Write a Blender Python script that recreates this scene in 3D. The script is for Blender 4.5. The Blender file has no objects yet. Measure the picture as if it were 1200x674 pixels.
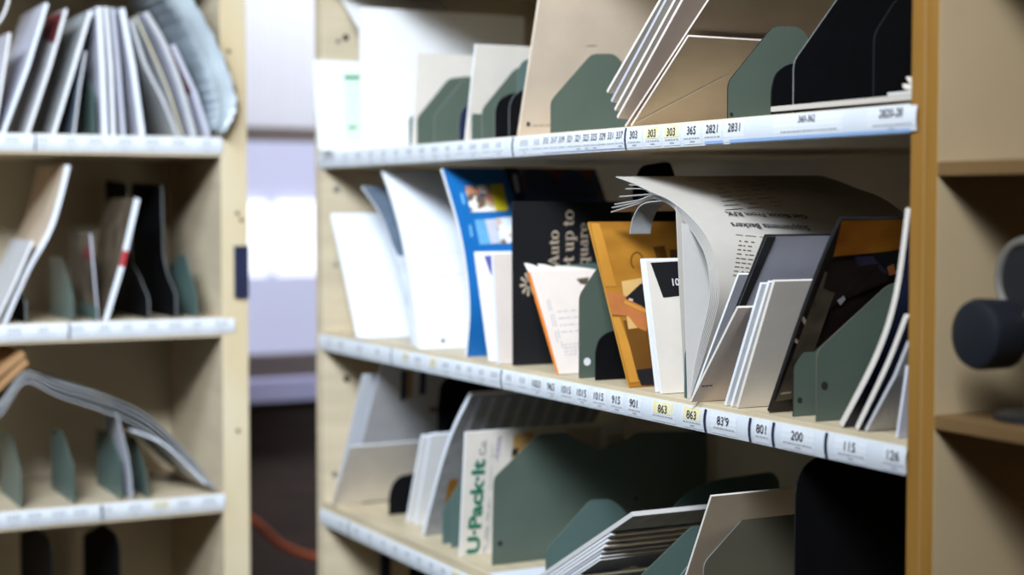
import bpy, bmesh, math, random
from mathutils import Vector
random.seed(7)
C = bpy.context.scene.collection
scn = bpy.context.scene

# ------------------------------------------------------------------ camera
F = 1910.0
TH = math.radians(27.54)
PT = math.atan(94.0 / F)
CAM = Vector((0, 0, 1.30))
fh = Vector((math.sin(TH), math.cos(TH), 0)); RT = Vector((math.cos(TH), -math.sin(TH), 0)); Z = Vector((0, 0, 1))
FW = math.cos(PT) * fh - math.sin(PT) * Z
UP = math.sin(PT) * fh + math.cos(PT) * Z
cd = bpy.data.cameras.new('camera'); cam = bpy.data.objects.new('camera', cd); C.objects.link(cam)
cam.location = CAM; cam.rotation_euler = (math.pi / 2 - PT, 0, -TH)
cd.sensor_width = 36; cd.lens = F / 1200 * 36
cd.clip_start = 0.05
cd.dof.use_dof = True; cd.dof.focus_distance = 1.88; cd.dof.aperture_fstop = 2.5
scn.camera = cam

def ray(px, py):
    return FW + (px - 600) / F * RT + (337 - py) / F * UP

# ------------------------------------------------------------------ materials
def mat(name, col, rough=0.7, metal=0.0, noise=0.04, nscale=30, bump=0.0, stretch=(1, 1, 1), spec=0.3, col2=None, coat=0.0):
    m = bpy.data.materials.new(name); m.use_nodes = True
    nt = m.node_tree; N = nt.nodes; L = nt.links
    b = N['Principled BSDF']
    b.inputs['Roughness'].default_value = rough; b.inputs['Metallic'].default_value = metal
    b.inputs['Specular IOR Level'].default_value = spec
    b.inputs['Coat Weight'].default_value = coat
    tc = N.new('ShaderNodeTexCoord'); mp = N.new('ShaderNodeMapping'); nz = N.new('ShaderNodeTexNoise')
    mp.inputs['Scale'].default_value = stretch
    nz.inputs['Scale'].default_value = nscale; nz.inputs['Detail'].default_value = 4
    L.new(tc.outputs['Object'], mp.inputs['Vector']); L.new(mp.outputs[0], nz.inputs['Vector'])
    r = N.new('ShaderNodeValToRGB')
    c2 = col2 if col2 else tuple(max(0, c * (1 - 2.5 * noise)) for c in col)
    r.color_ramp.elements[0].position = 0.3; r.color_ramp.elements[1].position = 0.7
    r.color_ramp.elements[0].color = (*c2, 1); r.color_ramp.elements[1].color = (*col, 1)
    L.new(nz.outputs['Fac'], r.inputs[0]); L.new(r.outputs[0], b.inputs['Base Color'])
    if bump:
        bp = N.new('ShaderNodeBump'); bp.inputs['Strength'].default_value = bump; bp.inputs['Distance'].default_value = 0.002
        L.new(nz.outputs['Fac'], bp.inputs['Height']); L.new(bp.outputs[0], b.inputs['Normal'])
    return m

def voro(name, cols, scale=60, rough=0.35):
    """a printed photograph: coloured cells"""
    m = bpy.data.materials.new(name); m.use_nodes = True
    nt = m.node_tree; N = nt.nodes; L = nt.links; b = N['Principled BSDF']
    b.inputs['Roughness'].default_value = rough
    tc = N.new('ShaderNodeTexCoord'); v = N.new('ShaderNodeTexVoronoi'); v.inputs['Scale'].default_value = scale
    sp = N.new('ShaderNodeSeparateColor'); r = N.new('ShaderNodeValToRGB'); r.color_ramp.interpolation = 'CONSTANT'
    L.new(tc.outputs['Object'], v.inputs['Vector']); L.new(v.outputs['Color'], sp.inputs[0]); L.new(sp.outputs[0], r.inputs[0])
    e = r.color_ramp.elements
    for i, c in enumerate(cols):
        p = i / len(cols)
        el = e[i] if i < 2 else e.new(p)
        el.position = p; el.color = (*c, 1)
    L.new(r.outputs[0], b.inputs['Base Color'])
    return m

def emit(name, col, s):
    m = bpy.data.materials.new(name); m.use_nodes = True
    b = m.node_tree.nodes['Principled BSDF']
    b.inputs['Base Color'].default_value = (*col, 1)
    b.inputs['Emission Color'].default_value = (*col, 1); b.inputs['Emission Strength'].default_value = s
    return m

def stripes(name, c1, c2, scale, axis='Z', rough=0.8):
    m = bpy.data.materials.new(name); m.use_nodes = True
    nt = m.node_tree; N = nt.nodes; L = nt.links; b = N['Principled BSDF']; b.inputs['Roughness'].default_value = rough
    tc = N.new('ShaderNodeTexCoord'); w = N.new('ShaderNodeTexWave'); w.bands_direction = axis
    w.inputs['Scale'].default_value = scale; w.inputs['Distortion'].default_value = 1.2; w.inputs['Detail Scale'].default_value = 3
    r = N.new('ShaderNodeValToRGB'); r.color_ramp.elements[0].color = (*c1, 1); r.color_ramp.elements[1].color = (*c2, 1)
    L.new(tc.outputs['Object'], w.inputs['Vector']); L.new(w.outputs['Fac'], r.inputs[0]); L.new(r.outputs[0], b.inputs['Base Color'])
    return m

M = {}
M['white'] = mat('white_paper', (.80, .80, .81), .65, noise=.02, bump=.05)
M['bluewhite'] = mat('cool_white_paper', (.76, .79, .86), .6, noise=.02, bump=.05)
M['cream'] = mat('cream_paper', (.74, .68, .61), .7, noise=.03, bump=.08)
M['pink'] = mat('blush_paper', (.72, .62, .56), .7, noise=.03)
M['manila'] = mat('manila_paper', (.68, .56, .44), .7, noise=.05, nscale=18, bump=.15)
M['tan'] = mat('tan_paper', (.56, .45, .34), .7, noise=.05, nscale=18, bump=.15)
M['kraft'] = mat('kraft_board', (.40, .22, .10), .75, noise=.08)
M['grey'] = mat('grey_paper', (.52, .52, .54), .7, noise=.04)
M['lav'] = mat('lavender_grey_paper', (.52, .52, .60), .6, noise=.03)
M['news'] = mat('newsprint', (.50, .46, .415), .9, noise=.015, nscale=60, bump=.02)
M['newsedge'] = mat('newsprint_edge', (.60, .58, .56), .9, noise=.015, nscale=90)
M['newsgrey'] = mat('grey_newsprint', (.36, .37, .38), .9, noise=.1, nscale=60)
M['plastic'] = mat('grey_blue_plastic', (.50, .57, .62), .3, noise=.15, nscale=14, bump=.5, spec=.6)
M['clear'] = mat('cloudy_plastic', (.66, .70, .76), .3, noise=.12, nscale=20, bump=.5, spec=.6)
M['darkblue'] = mat('slate_plastic', (.12, .16, .22), .4, noise=.1)
M['green'] = mat('sage_enamel', (.092, .122, .098), .42, noise=.06, nscale=12, spec=.45)
M['olive'] = mat('olive_enamel', (.10, .092, .066), .45, noise=.05, nscale=12, spec=.4)
M['teal'] = mat('teal_enamel', (.095, .15, .138), .4, noise=.06, nscale=12, spec=.45)
M['blackmetal'] = mat('black_enamel', (.005, .005, .006), .6, noise=.1, spec=.1)
M['edgegrey'] = mat('worn_edge', (.20, .21, .21), .4, noise=.1)
M['black'] = mat('black_print', (.012, .012, .014), .45, noise=.05, spec=.3)
M['navy'] = mat('navy_print', (.018, .022, .055), .4, noise=.05)
M['ink'] = mat('ink', (.03, .03, .04), .7, noise=.01)
M['inkblue'] = mat('blue_line', (.30, .45, .72), .7, noise=.01)
M['inkfaint'] = mat('faint_ink', (.38, .40, .44), .7, noise=.01)
M['yellow'] = mat('yellow_highlight', (.72, .60, .24), .7, noise=.25, nscale=160, col2=(.70, .68, .56))
M['greenink'] = mat('green_ink', (.015, .17, .10), .6, noise=.01)
M['tanink'] = mat('tan_ink', (.50, .40, .30), .6, noise=.01)
M['blue'] = mat('blue_cover', (.010, .14, .42), .35, noise=.06, nscale=8)
M['purple'] = mat('purple_print', (.10, .09, .34), .5, noise=.02)
M['orange'] = mat('orange_spine', (.85, .24, .03), .5, noise=.03)
M['red'] = mat('red_print', (.45, .04, .05), .5, noise=.05)
M['darkred'] = mat('dark_red_print', (.18, .03, .035), .5, noise=.05)
M['pale'] = mat('pale_green_paper', (.62, .78, .60), .6, noise=.02)
M['skin'] = mat('printed_arm', (.50, .17, .05), .5, noise=.1, nscale=25)
M['goldprint'] = mat('gold_print', (.42, .19, .025), .4, noise=.2, nscale=10, stretch=(1, 1, 3), col2=(.26, .10, .012))
M['goldlight'] = mat('light_gold_print', (.62, .30, .05), .4, noise=.1, nscale=10, col2=(.42, .18, .025))
M['golddark'] = mat('dark_gold_print', (.16, .065, .012), .4, noise=.15, nscale=12)
M['boxprint'] = mat('printed_box', (.62, .38, .14), .5, noise=.05)
M['darkprint'] = mat('dark_brown_print', (.035, .022, .018), .35, noise=.3, nscale=18)
M['amber'] = mat('amber_print', (.62, .25, .02), .35, noise=.2, nscale=14, col2=(.30, .08, .008))
M['umber'] = mat('umber_print', (.17, .13, .09), .4, noise=.3, nscale=22)
M['slateprint'] = mat('slate_print', (.05, .045, .09), .4, noise=.2)
M['photo1'] = voro('photo_people', [(.75, .72, .68), (.16, .10, .07), (.55, .24, .14), (.85, .80, .72), (.08, .12, .2), (.62, .45, .3)], 95)
M['photo2'] = voro('photo_desk', [(.72, .78, .86), (.22, .15, .1), (.6, .45, .35), (.8, .8, .82)], 80)
M['photo3'] = voro('photo_blur', [(.05, .06, .16), (.20, .05, .05), (.04, .05, .12), (.10, .14, .2)], 22)
M['photoyellow'] = mat('photo_yellow', (.72, .58, .02), .4, noise=.05)
M['skyprint'] = mat('sky_print', (.16, .44, .72), .4, noise=.15, nscale=20)
M['wood'] = mat('pale_wood', (.61, .51, .36), .55, noise=.06, nscale=7, stretch=(1, 1, 6), bump=.04)
M['shelfwood'] = mat('shelf_wood', (.64, .53, .36), .45, noise=.08, nscale=9, stretch=(9, 1, 3), bump=.04)
M['shelfwoodl'] = mat('shelf_wood_long', (.62, .51, .36), .45, noise=.08, nscale=9, stretch=(1, 9, 3), bump=.04)
M['beige'] = mat('beige_panel', (.58, .50, .37), .6, noise=.05, nscale=6)
M['pine'] = mat('pine_edge', (.64, .56, .40), .5, noise=.1, nscale=9, stretch=(1, 1, .45), col2=(.58, .45, .26))
M['oak'] = mat('amber_oak_edge', (.31, .155, .032), .5, noise=.1, nscale=14, stretch=(3, 3, .35), col2=(.26, .125, .02), bump=.1)
M['brownledge'] = mat('brown_ledge', (.20, .115, .045), .5, noise=.1, nscale=14, stretch=(3, .4, 3))
M['creamwall'] = mat('cream_panel', (.60, .46, .28), .6, noise=.05, nscale=5)
M['strip'] = mat('label_holder_white', (.64, .67, .72), .45, noise=.02)
M['card'] = mat('label_card', (.68, .70, .74), .55, noise=.02)
M['hole'] = mat('dark_hole', (.02, .018, .015), .8, noise=.01)
M['screw'] = mat('zinc', (.5, .5, .48), .35, metal=.8, noise=.05)
M['stickerw'] = mat('white_sticker', (.8, .8, .8), .5, noise=.02)
M['floor'] = mat('grey_vinyl', (.09, .085, .08), .5, noise=.1, nscale=4)
M['wallp'] = mat('wall_paint', (.24, .235, .22), .8, noise=.03)
M['ceil'] = mat('ceiling_tile', (.5, .5, .49), .9, noise=.04, nscale=40)
M['darkwall'] = mat('dark_brown_wall', (.10, .075, .07), .7, noise=.1, nscale=6, stretch=(1, 1, 5))
M['frame'] = mat('window_frame_grey', (.14, .115, .11), .5, noise=.05)
M['sill'] = mat('blue_lit_sill', (.46, .46, .72), .5, noise=.03)  # white sill, the blue light on it is put into the colour
M['cord'] = mat('orange_rubber', (.50, .12, .05), .5, noise=.05)
M['knob'] = mat('dark_blue_rubber', (.010, .012, .017), .55, noise=.05)
M['knobside'] = mat('black_plastic', (.02, .02, .022), .35, noise=.05)
M['rim'] = mat('grey_metal_rim', (.30, .28, .25), .35, metal=.5, noise=.05)
M['pagestripe'] = stripes('page_edges', (.5, .47, .43), (.78, .76, .73), 260, 'Y')
M['outwall'] = mat('outdoor_wall', (.76, .76, .90), .8, noise=.02, nscale=2)
M['outglow'] = emit('outdoor_glow', (.92, .95, 1.0), 1.35)  # glow of the panels added outdoors behind the window

def glass():
    m = bpy.data.materials.new('window_glass'); m.use_nodes = True
    N = m.node_tree.nodes; L = m.node_tree.links; b = N['Principled BSDF']
    b.inputs['Base Color'].default_value = (1, 1, 1, 1); b.inputs['Roughness'].default_value = 0.0
    b.inputs['Transmission Weight'].default_value = 1; b.inputs['IOR'].default_value = 1.1
    return m
M['glass'] = glass()

def shade():
    m = bpy.data.materials.new('shade_cloth'); m.use_nodes = True
    N = m.node_tree.nodes; L = m.node_tree.links; o = N['Material Output']; N.remove(N['Principled BSDF'])
    t = N.new('ShaderNodeBsdfTranslucent'); d = N.new('ShaderNodeBsdfDiffuse'); mx = N.new('ShaderNodeMixShader')
    tc = N.new('ShaderNodeTexCoord'); w = N.new('ShaderNodeTexWave'); w.bands_direction = 'X'; w.inputs['Scale'].default_value = 22
    r = N.new('ShaderNodeValToRGB'); r.color_ramp.elements[0].color = (.88, .89, .91, 1); r.color_ramp.elements[1].color = (.92, .92, .93, 1)
    L.new(tc.outputs['Object'], w.inputs['Vector']); L.new(w.outputs['Fac'], r.inputs[0])
    L.new(r.outputs[0], t.inputs[0]); L.new(r.outputs[0], d.inputs[0])
    mx.inputs[0].default_value = .3; L.new(t.outputs[0], mx.inputs[1]); L.new(d.outputs[0], mx.inputs[2]); L.new(mx.outputs[0], o.inputs[0])
    return m
M['shade'] = shade()

# ------------------------------------------------------------------ mesh helpers
class MB:
    """collects polygons with materials, links them as ONE mesh object"""
    def __init__(s): s.v = []; s.f = []; s.m = []; s.mats = []
    def mi(s, m):
        if m not in s.mats: s.mats.append(m)
        return s.mats.index(m)
    def poly(s, pts, m):
        i = len(s.v); s.v += [Vector(p) for p in pts]; s.f.append(list(range(i, i + len(pts)))); s.m.append(s.mi(m))
    def mesh(s, vs, fs, ms):
        i = len(s.v); s.v += [Vector(p) for p in vs]
        for k, f in enumerate(fs):
            s.f.append([i + q for q in f]); s.m.append(s.mi(ms[k] if isinstance(ms, list) else ms))
    def box(s, a, b, m, bev=0.0):
        (x0, y0, z0), (x1, y1, z1) = a, b
        x0, x1 = min(x0, x1), max(x0, x1); y0, y1 = min(y0, y1), max(y0, y1); z0, z1 = min(z0, z1), max(z0, z1)
        vs = [(x0, y0, z0), (x1, y0, z0), (x1, y1, z0), (x0, y1, z0), (x0, y0, z1), (x1, y0, z1), (x1, y1, z1), (x0, y1, z1)]
        fs = [(0, 3, 2, 1), (4, 5, 6, 7), (0, 1, 5, 4), (1, 2, 6, 5), (2, 3, 7, 6), (3, 0, 4, 7)]
        s.mesh(vs, fs, m)
    def tube(s, path, r, m, n=10, cap=True):
        P = [Vector(p) for p in path]; rings = []
        for i, p in enumerate(P):
            t = (P[min(i + 1, len(P) - 1)] - P[max(i - 1, 0)]).normalized()
            a = t.cross(Z); a = a.normalized() if a.length > .05 else Vector((1, 0, 0)); b = t.cross(a).normalized()
            rr = r[i] if isinstance(r, (list, tuple)) else r
            rings.append([p + rr * (math.cos(2 * math.pi * k / n) * a + math.sin(2 * math.pi * k / n) * b) for k in range(n)])
        vs = [q for R in rings for q in R]; fs = []
        for i in range(len(P) - 1):
            for k in range(n):
                fs.append((i * n + k, i * n + (k + 1) % n, (i + 1) * n + (k + 1) % n, (i + 1) * n + k))
        if cap:
            fs.append(tuple(range(n))); fs.append(tuple((len(P) - 1) * n + k for k in range(n)))
        s.mesh(vs, fs, m)
    def build(s, name, parent=None, origin=None, bevel=0.0, smooth=False, weld=True):
        """origin is a world point; with a parent that has a location the mesh stays in the parent's frame"""
        if parent is not None:
            org = Vector(parent['_o'])
        elif origin is not None: org = Vector(origin)
        else:
            xs = [p.x for p in s.v]; ys = [p.y for p in s.v]; zs = [p.z for p in s.v]
            org = Vector(((min(xs) + max(xs)) / 2, (min(ys) + max(ys)) / 2, min(zs)))
        me = bpy.data.meshes.new(name)
        me.from_pydata([tuple(p - org) for p in s.v], [], s.f)
        for m in s.mats: me.materials.append(m)
        for i, p in enumerate(me.polygons): p.material_index = s.m[i]
        bm = bmesh.new(); bm.from_mesh(me)
        if weld: bmesh.ops.remove_doubles(bm, verts=bm.verts, dist=1e-6)
        if bevel:
            es = [e for e in bm.edges if len(e.link_faces) == 2 and e.calc_face_angle(0) > .5]
            bmesh.ops.bevel(bm, geom=es, offset=bevel, segments=2, affect='EDGES', profile=.7)
        bmesh.ops.recalc_face_normals(bm, faces=bm.faces)
        bm.to_mesh(me); bm.free()
        if smooth:
            me.shade_smooth(); me.set_sharp_from_angle(angle=.6)
        o = bpy.data.objects.new(name, me); C.objects.link(o)
        if parent is not None: o.parent = parent
        else: o.location = org; 
        o['_o'] = tuple(org)
        return o

def empty(name, loc):
    o = bpy.data.objects.new(name, None); C.objects.link(o); o.location = loc; o['_o'] = tuple(loc); o.empty_display_size = .05
    return o
def tag(o, label=None, cat=None, group=None, kind=None):
    if label: o['label'] = label
    if cat: o['category'] = cat
    if group: o['group'] = group
    if kind: o['kind'] = kind
    return o

_tc = {}
def text2d(txt, bold=0.0):
    k = (txt, bold)
    if k in _tc: return _tc[k]
    cu = bpy.data.curves.new('t', 'FONT'); cu.body = txt; cu.size = 1; cu.offset = bold; cu.resolution_u = 3
    o = bpy.data.objects.new('t', cu); C.objects.link(o)
    dg = bpy.context.evaluated_depsgraph_get(); me = bpy.data.meshes.new_from_object(o.evaluated_get(dg))
    vs = [(v.co.x, v.co.y) for v in me.vertices]; fs = [tuple(p.vertices) for p in me.polygons]
    bpy.data.objects.remove(o); bpy.data.curves.remove(cu); bpy.data.meshes.remove(me)
    x0 = min(v[0] for v in vs); x1 = max(v[0] for v in vs)
    vs = [(v[0] - x0, v[1]) for v in vs]
    _tc[k] = (vs, fs, x1 - x0); return _tc[k]

def _ring(cx, cy, rx, ry, tx, ty, a0=0., a1=360., n=20):
    P = []
    for k in range(n):
        q = []
        for a, o in ((a0 + (a1 - a0) * k / n, 1), (a0 + (a1 - a0) * (k + 1) / n, 1), (a0 + (a1 - a0) * (k + 1) / n, 0), (a0 + (a1 - a0) * k / n, 0)):
            a = math.radians(a); q.append((cx + (rx - (0 if o else tx)) * math.cos(a), cy + (ry - (0 if o else ty)) * math.sin(a)))
        P.append(q)
    return P
def _rc(x0, y0, x1, y1): return [[(x0, y0), (x1, y0), (x1, y1), (x0, y1)]]
SERIF = {   # a heavy old-style letter: stems, bowls and slab feet
    'A': ([[(.02, .0), (.10, .0), (.36, .70), (.30, .72)], [(.28, .72), (.38, .72), (.66, 0), (.50, 0)]] + _rc(.16, .20, .50, .26) + _rc(-.03, 0, .20, .05) + _rc(.42, 0, .72, .05), .72),
    'S': (_ring(.25, .53, .22, .20, .10, .06, 20, 270) + _ring(.25, .19, .24, .20, .11, .06, -160, 90) + _rc(.40, .52, .46, .72) + _rc(.01, 0, .07, .20), .52),
    'u': (_rc(.06, .12, .18, .48) + _rc(0, .43, .18, .48) + _ring(.22, .17, .16, .18, .12, .07, 180, 300) + _rc(.34, 0, .46, .48) + _rc(.28, .43, .46, .48) + _rc(.34, 0, .54, .05), .57),
    't': (_rc(.09, .12, .21, .62) + _rc(0, .43, .34, .48) + _ring(.24, .15, .15, .16, .12, .06, 180, 320), .37),
    'o': (_ring(.26, .24, .26, .255, .13, .05, 0, 360, 28), .55),
    'e': (_ring(.25, .24, .25, .255, .13, .05, 0, 320, 26) + _rc(.12, .23, .49, .275), .53),
    'p': (_rc(.08, -.22, .20, .48) + _rc(0, .43, .20, .48) + _rc(0, -.22, .28, -.17) + _ring(.30, .24, .24, .255, .12, .05, 0, 360, 24), .58),
    'q': (_rc(.36, -.22, .48, .49) + _rc(.28, -.22, .56, -.17) + _ring(.25, .24, .25, .255, .12, .05, 0, 360, 24), .58),
    'a': (_rc(.28, .08, .40, .34) + _ring(.24, .33, .16, .165, .10, .05, 0, 160) + _ring(.20, .15, .19, .16, .10, .05, 0, 360) + _rc(.28, 0, .48, .06), .50),
    'r': (_rc(.08, 0, .20, .48) + _rc(0, .43, .20, .48) + _rc(0, 0, .28, .05) + _ring(.32, .34, .14, .15, .06, .09, 20, 170), .44),
    ' ': ([], .22)}
def serif2d(txt):
    vs = []; fs = []; x = 0
    for ch in txt:
        P, adv = SERIF[ch]
        for q in P:
            i = len(vs); vs += [(x + a, c) for a, c in q]; fs.append(tuple(range(i, i + len(q))))
        x += adv
    return vs, fs, x - .02

# ------------------------------------------------------------------ shelving units
class Unit:
    """d = depth into the unit, l = along its front, z up. The visible face of whatever stands in it looks to -l"""
    def __init__(s, kind, front, shelves): s.kind = kind; s.front = front; s.sh = shelves
    def W(s, d, l, z): return Vector((s.front + d, l, z)) if s.kind == 'R' else Vector((l, s.front + d, z))
    def hit(s, px, py, inset):
        r = ray(px, py); i = 0 if s.kind == 'R' else 1
        t = (s.front + inset - CAM[i]) / r[i]; p = CAM + t * r
        return (p[1 - i], p.z)
    def hitl(s, px, py, l):
        r = ray(px, py); i = 1 if s.kind == 'R' else 0
        t = (l - CAM[i]) / r[i]; p = CAM + t * r
        return (p[1 - i] - s.front, p.z)

R = Unit('R', 1.045, {'top': 1.398, 'mid': 1.078, 'bot': .772, 'low': .438})
Lf = Unit('L', 2.81, {'top': 1.424, 'mid': 1.104, 'bot': .788, 'low': .468})
R.lim = (1.192 + .002, 2.736 - .002); Lf.lim = (-.14, .8826 - .002)

def catmull(P, n=6):
    out = []
    for i in range(len(P) - 1):
        p0 = P[max(i - 1, 0)]; p1 = P[i]; p2 = P[i + 1]; p3 = P[min(i + 2, len(P) - 1)]
        for k in range(n):
            t = k / n
            out.append(tuple(.5 * ((2 * p1[j]) + (-p0[j] + p2[j]) * t + (2 * p0[j] - 5 * p1[j] + 4 * p2[j] - p3[j]) * t * t + (-p0[j] + 3 * p1[j] - 3 * p2[j] + p3[j]) * t ** 3) for j in (0, 1)))
    out.append(tuple(P[-1])); return out

class Slab:
    """a sheet, envelope or magazine: a front-edge profile carried back into the shelf"""
    def __init__(s, U, shelf, pts, inset, Wd, t, face, edge=None, skew=0., rise=0., snap=True, curved=False, lift=0., pad=0., raw=False):
        s.pad = pad; s.U = U; s.inset = inset; s.Wd = Wd; s.t = t; s.skew = skew; s.rise = rise
        P = list(pts) if raw else [U.hit(x, y, inset) for x, y in pts]
        zs = U.sh[shelf] + .0008 + lift
        if snap:
            dz = zs - P[0][1]; zt = P[-1][1]; zb = P[0][1]
            P = [(l, z + dz * max(0, (zt - z)) / max(1e-4, zt - zb)) for l, z in P]
        if curved: P = catmull(P)
        s.P = P; s.face = face; s.edge = edge or face; s.zs = zs
        s.nr = []
        for i in range(len(P)):
            a = P[max(i - 1, 0)]; b = P[min(i + 1, len(P) - 1)]
            dl, dz = b[0] - a[0], b[1] - a[1]; q = math.hypot(dl, dz) or 1
            n = (dz / q, -dl / q)            # towards +l for an upright sheet
            s.nr.append(n)
    def pt(s, i, w, off=0.):
        """profile index i (float), depth w from the front edge, off towards the hidden side"""
        k = min(int(i), len(s.P) - 2); f = i - k
        l = s.P[k][0] * (1 - f) + s.P[k + 1][0] * f; z = s.P[k][1] * (1 - f) + s.P[k + 1][1] * f
        nl = s.nr[k][0] * (1 - f) + s.nr[k + 1][0] * f; nz = s.nr[k][1] * (1 - f) + s.nr[k + 1][1] * f
        return s.U.W(s.inset + w, s.cl(l + nl * off + s.skew * w, off), min(max(z + nz * off + s.rise * w, s.zs), s.zs + .2815))
    def cl(s, l, off):
        return min(max(l, s.U.lim[0] + off + s.pad), s.U.lim[1] - (s.t - off if s.t > off else 0))
    def body(s, mb):
        n = len(s.P); vs = []
        for i in range(n):
            vs += [s.pt(i, 0, 0), s.pt(i, s.Wd, 0), s.pt(i, s.Wd, s.t), s.pt(i, 0, s.t)]
        fs = []; ms = []
        for i in range(n - 1):
            a = 4 * i; b = a + 4
            fs += [(a, a + 1, b + 1, b), (a + 1, a + 2, b + 2, b + 1), (a + 2, a + 3, b + 3, b + 2), (a + 3, a, b, b + 3)]
            ms += [s.face, s.edge, s.face, s.edge]
        fs += [(0, 1, 2, 3), tuple(4 * (n - 1) + k for k in range(4))]; ms += [s.edge, s.edge]
        mb.mesh(vs, fs, ms)
    def pix(s, px, py):
        r = ray(px, py); best = None
        for k in range(len(s.P) - 1):
            A = s.pt(k, 0); E = s.pt(k, 1.0, 0) - A if s.rise == 0 else s.U.W(s.inset + 1, s.P[k][0] + s.skew, s.P[k][1] + s.rise) - A
            B = s.pt(k + 1, 0) - A; nn = E.cross(B)
            if abs(r.dot(nn)) < 1e-9: continue
            t = (A - CAM).dot(nn) / r.dot(nn); q = CAM + t * r - A
            # solve q = w*E + f*B
            ee, bb, eb = E.dot(E), B.dot(B), E.dot(B); qe, qb = q.dot(E), q.dot(B); det = ee * bb - eb * eb
            w = (qe * bb - qb * eb) / det; f = (qb * ee - qe * eb) / det
            err = max(0, -f, f - 1)
            if best is None or err < best[0]: best = (err, w, k + f)
        return best[1], best[2]
    def at(s, w, i, off):
        k = max(0, min(int(i), len(s.P) - 2)); f = i - k
        l = s.P[k][0] * (1 - f) + s.P[k + 1][0] * f; z = s.P[k][1] * (1 - f) + s.P[k + 1][1] * f
        nl, nz = s.nr[k]
        return s.U.W(s.inset + w, min(max(l - nl * off + s.skew * w, s.U.lim[0] - off + s.pad), s.U.lim[1] - s.t), z - nz * off + s.rise * w)
    def patch(s, mb, poly, m, off=.0005):
        Q = [s.pix(*p) for p in poly]
        Q = [(min(max(w, .0), s.Wd), min(max(i, 0), len(s.P) - 1)) for w, i in Q]
        mb.poly([s.at(w, i, off) for w, i in Q], m)
    def text(s, mb, txt, p0, p1, m, tall=1.0, bold=0., off=.0007, serif=False):
        vs, fs, wd = serif2d(txt) if serif else text2d(txt, bold)
        a = s.pix(*p0); b = s.pix(*p1); A = s.at(*a, off); B = s.at(*b, off)
        k = max(0, min(int((a[1] + b[1]) / 2), len(s.P) - 2)); S = (s.pt(k + 1, 0) - s.pt(k, 0)); E = s.U.W(1, s.skew, s.rise) - s.U.W(0, 0, 0)
        nn = E.cross(S).normalized()
        X = (B - A) / wd; Y = nn.cross(X)
        mb.mesh([A + X * x + Y * (y * tall) for x, y in vs], fs, m)

def slab(name, label, cat, group, U, shelf, pts, inset, Wd, t, face, edge=None, **k):
    s = Slab(U, shelf, pts, inset, Wd, t, M[face], M[edge] if edge else None, **k)
    mb = MB(); s.body(mb)
    i0 = s.P[0]
    o = mb.build(name, None, U.W(inset, i0[0], i0[1]), smooth=k.get('curved', False))
    tag(o, label, cat, group); s.o = o
    return s
def prints(s, name, items, label=None):
    mb = MB()
    for it in items:
        if it[0] == 'p': s.patch(mb, it[1], M[it[2]], it[3] if len(it) > 3 else .0005)
        elif it[0] == 's': s.text(mb, it[1], it[2], it[3], M[it[4]], *(it[5:]), serif=True)
        else: s.text(mb, it[1], it[2], it[3], M[it[4]], *(it[5:]))
    o = mb.build(name, s.o)
    if label: o['label'] = label
    return o
def bars(x0, y0, x1, y1, dx, dy, n, m='inkfaint', h=1.2, gap=.25):
    """broken thin lines of print between two pixel points; repeated n times, stepped by dx,dy"""
    out = []
    for k in range(n):
        f = 0.0
        while f < 1:
            g = min(1, f + random.uniform(.12, .32))
            ax, ay = x0 + (x1 - x0) * f + dx * k, y0 + (y1 - y0) * f + dy * k
            bx, by = x0 + (x1 - x0) * g + dx * k, y0 + (y1 - y0) * g + dy * k
            L_ = math.hypot(bx - ax, by - ay) or 1; nx, ny = -(by - ay) / L_ * h, (bx - ax) / L_ * h
            out.append(('p', [(ax, ay), (bx, by), (bx + nx, by + ny), (ax + nx, ay + ny)], m))
            f = g + .05 + random.uniform(0, gap) * .2
    return out

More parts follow.
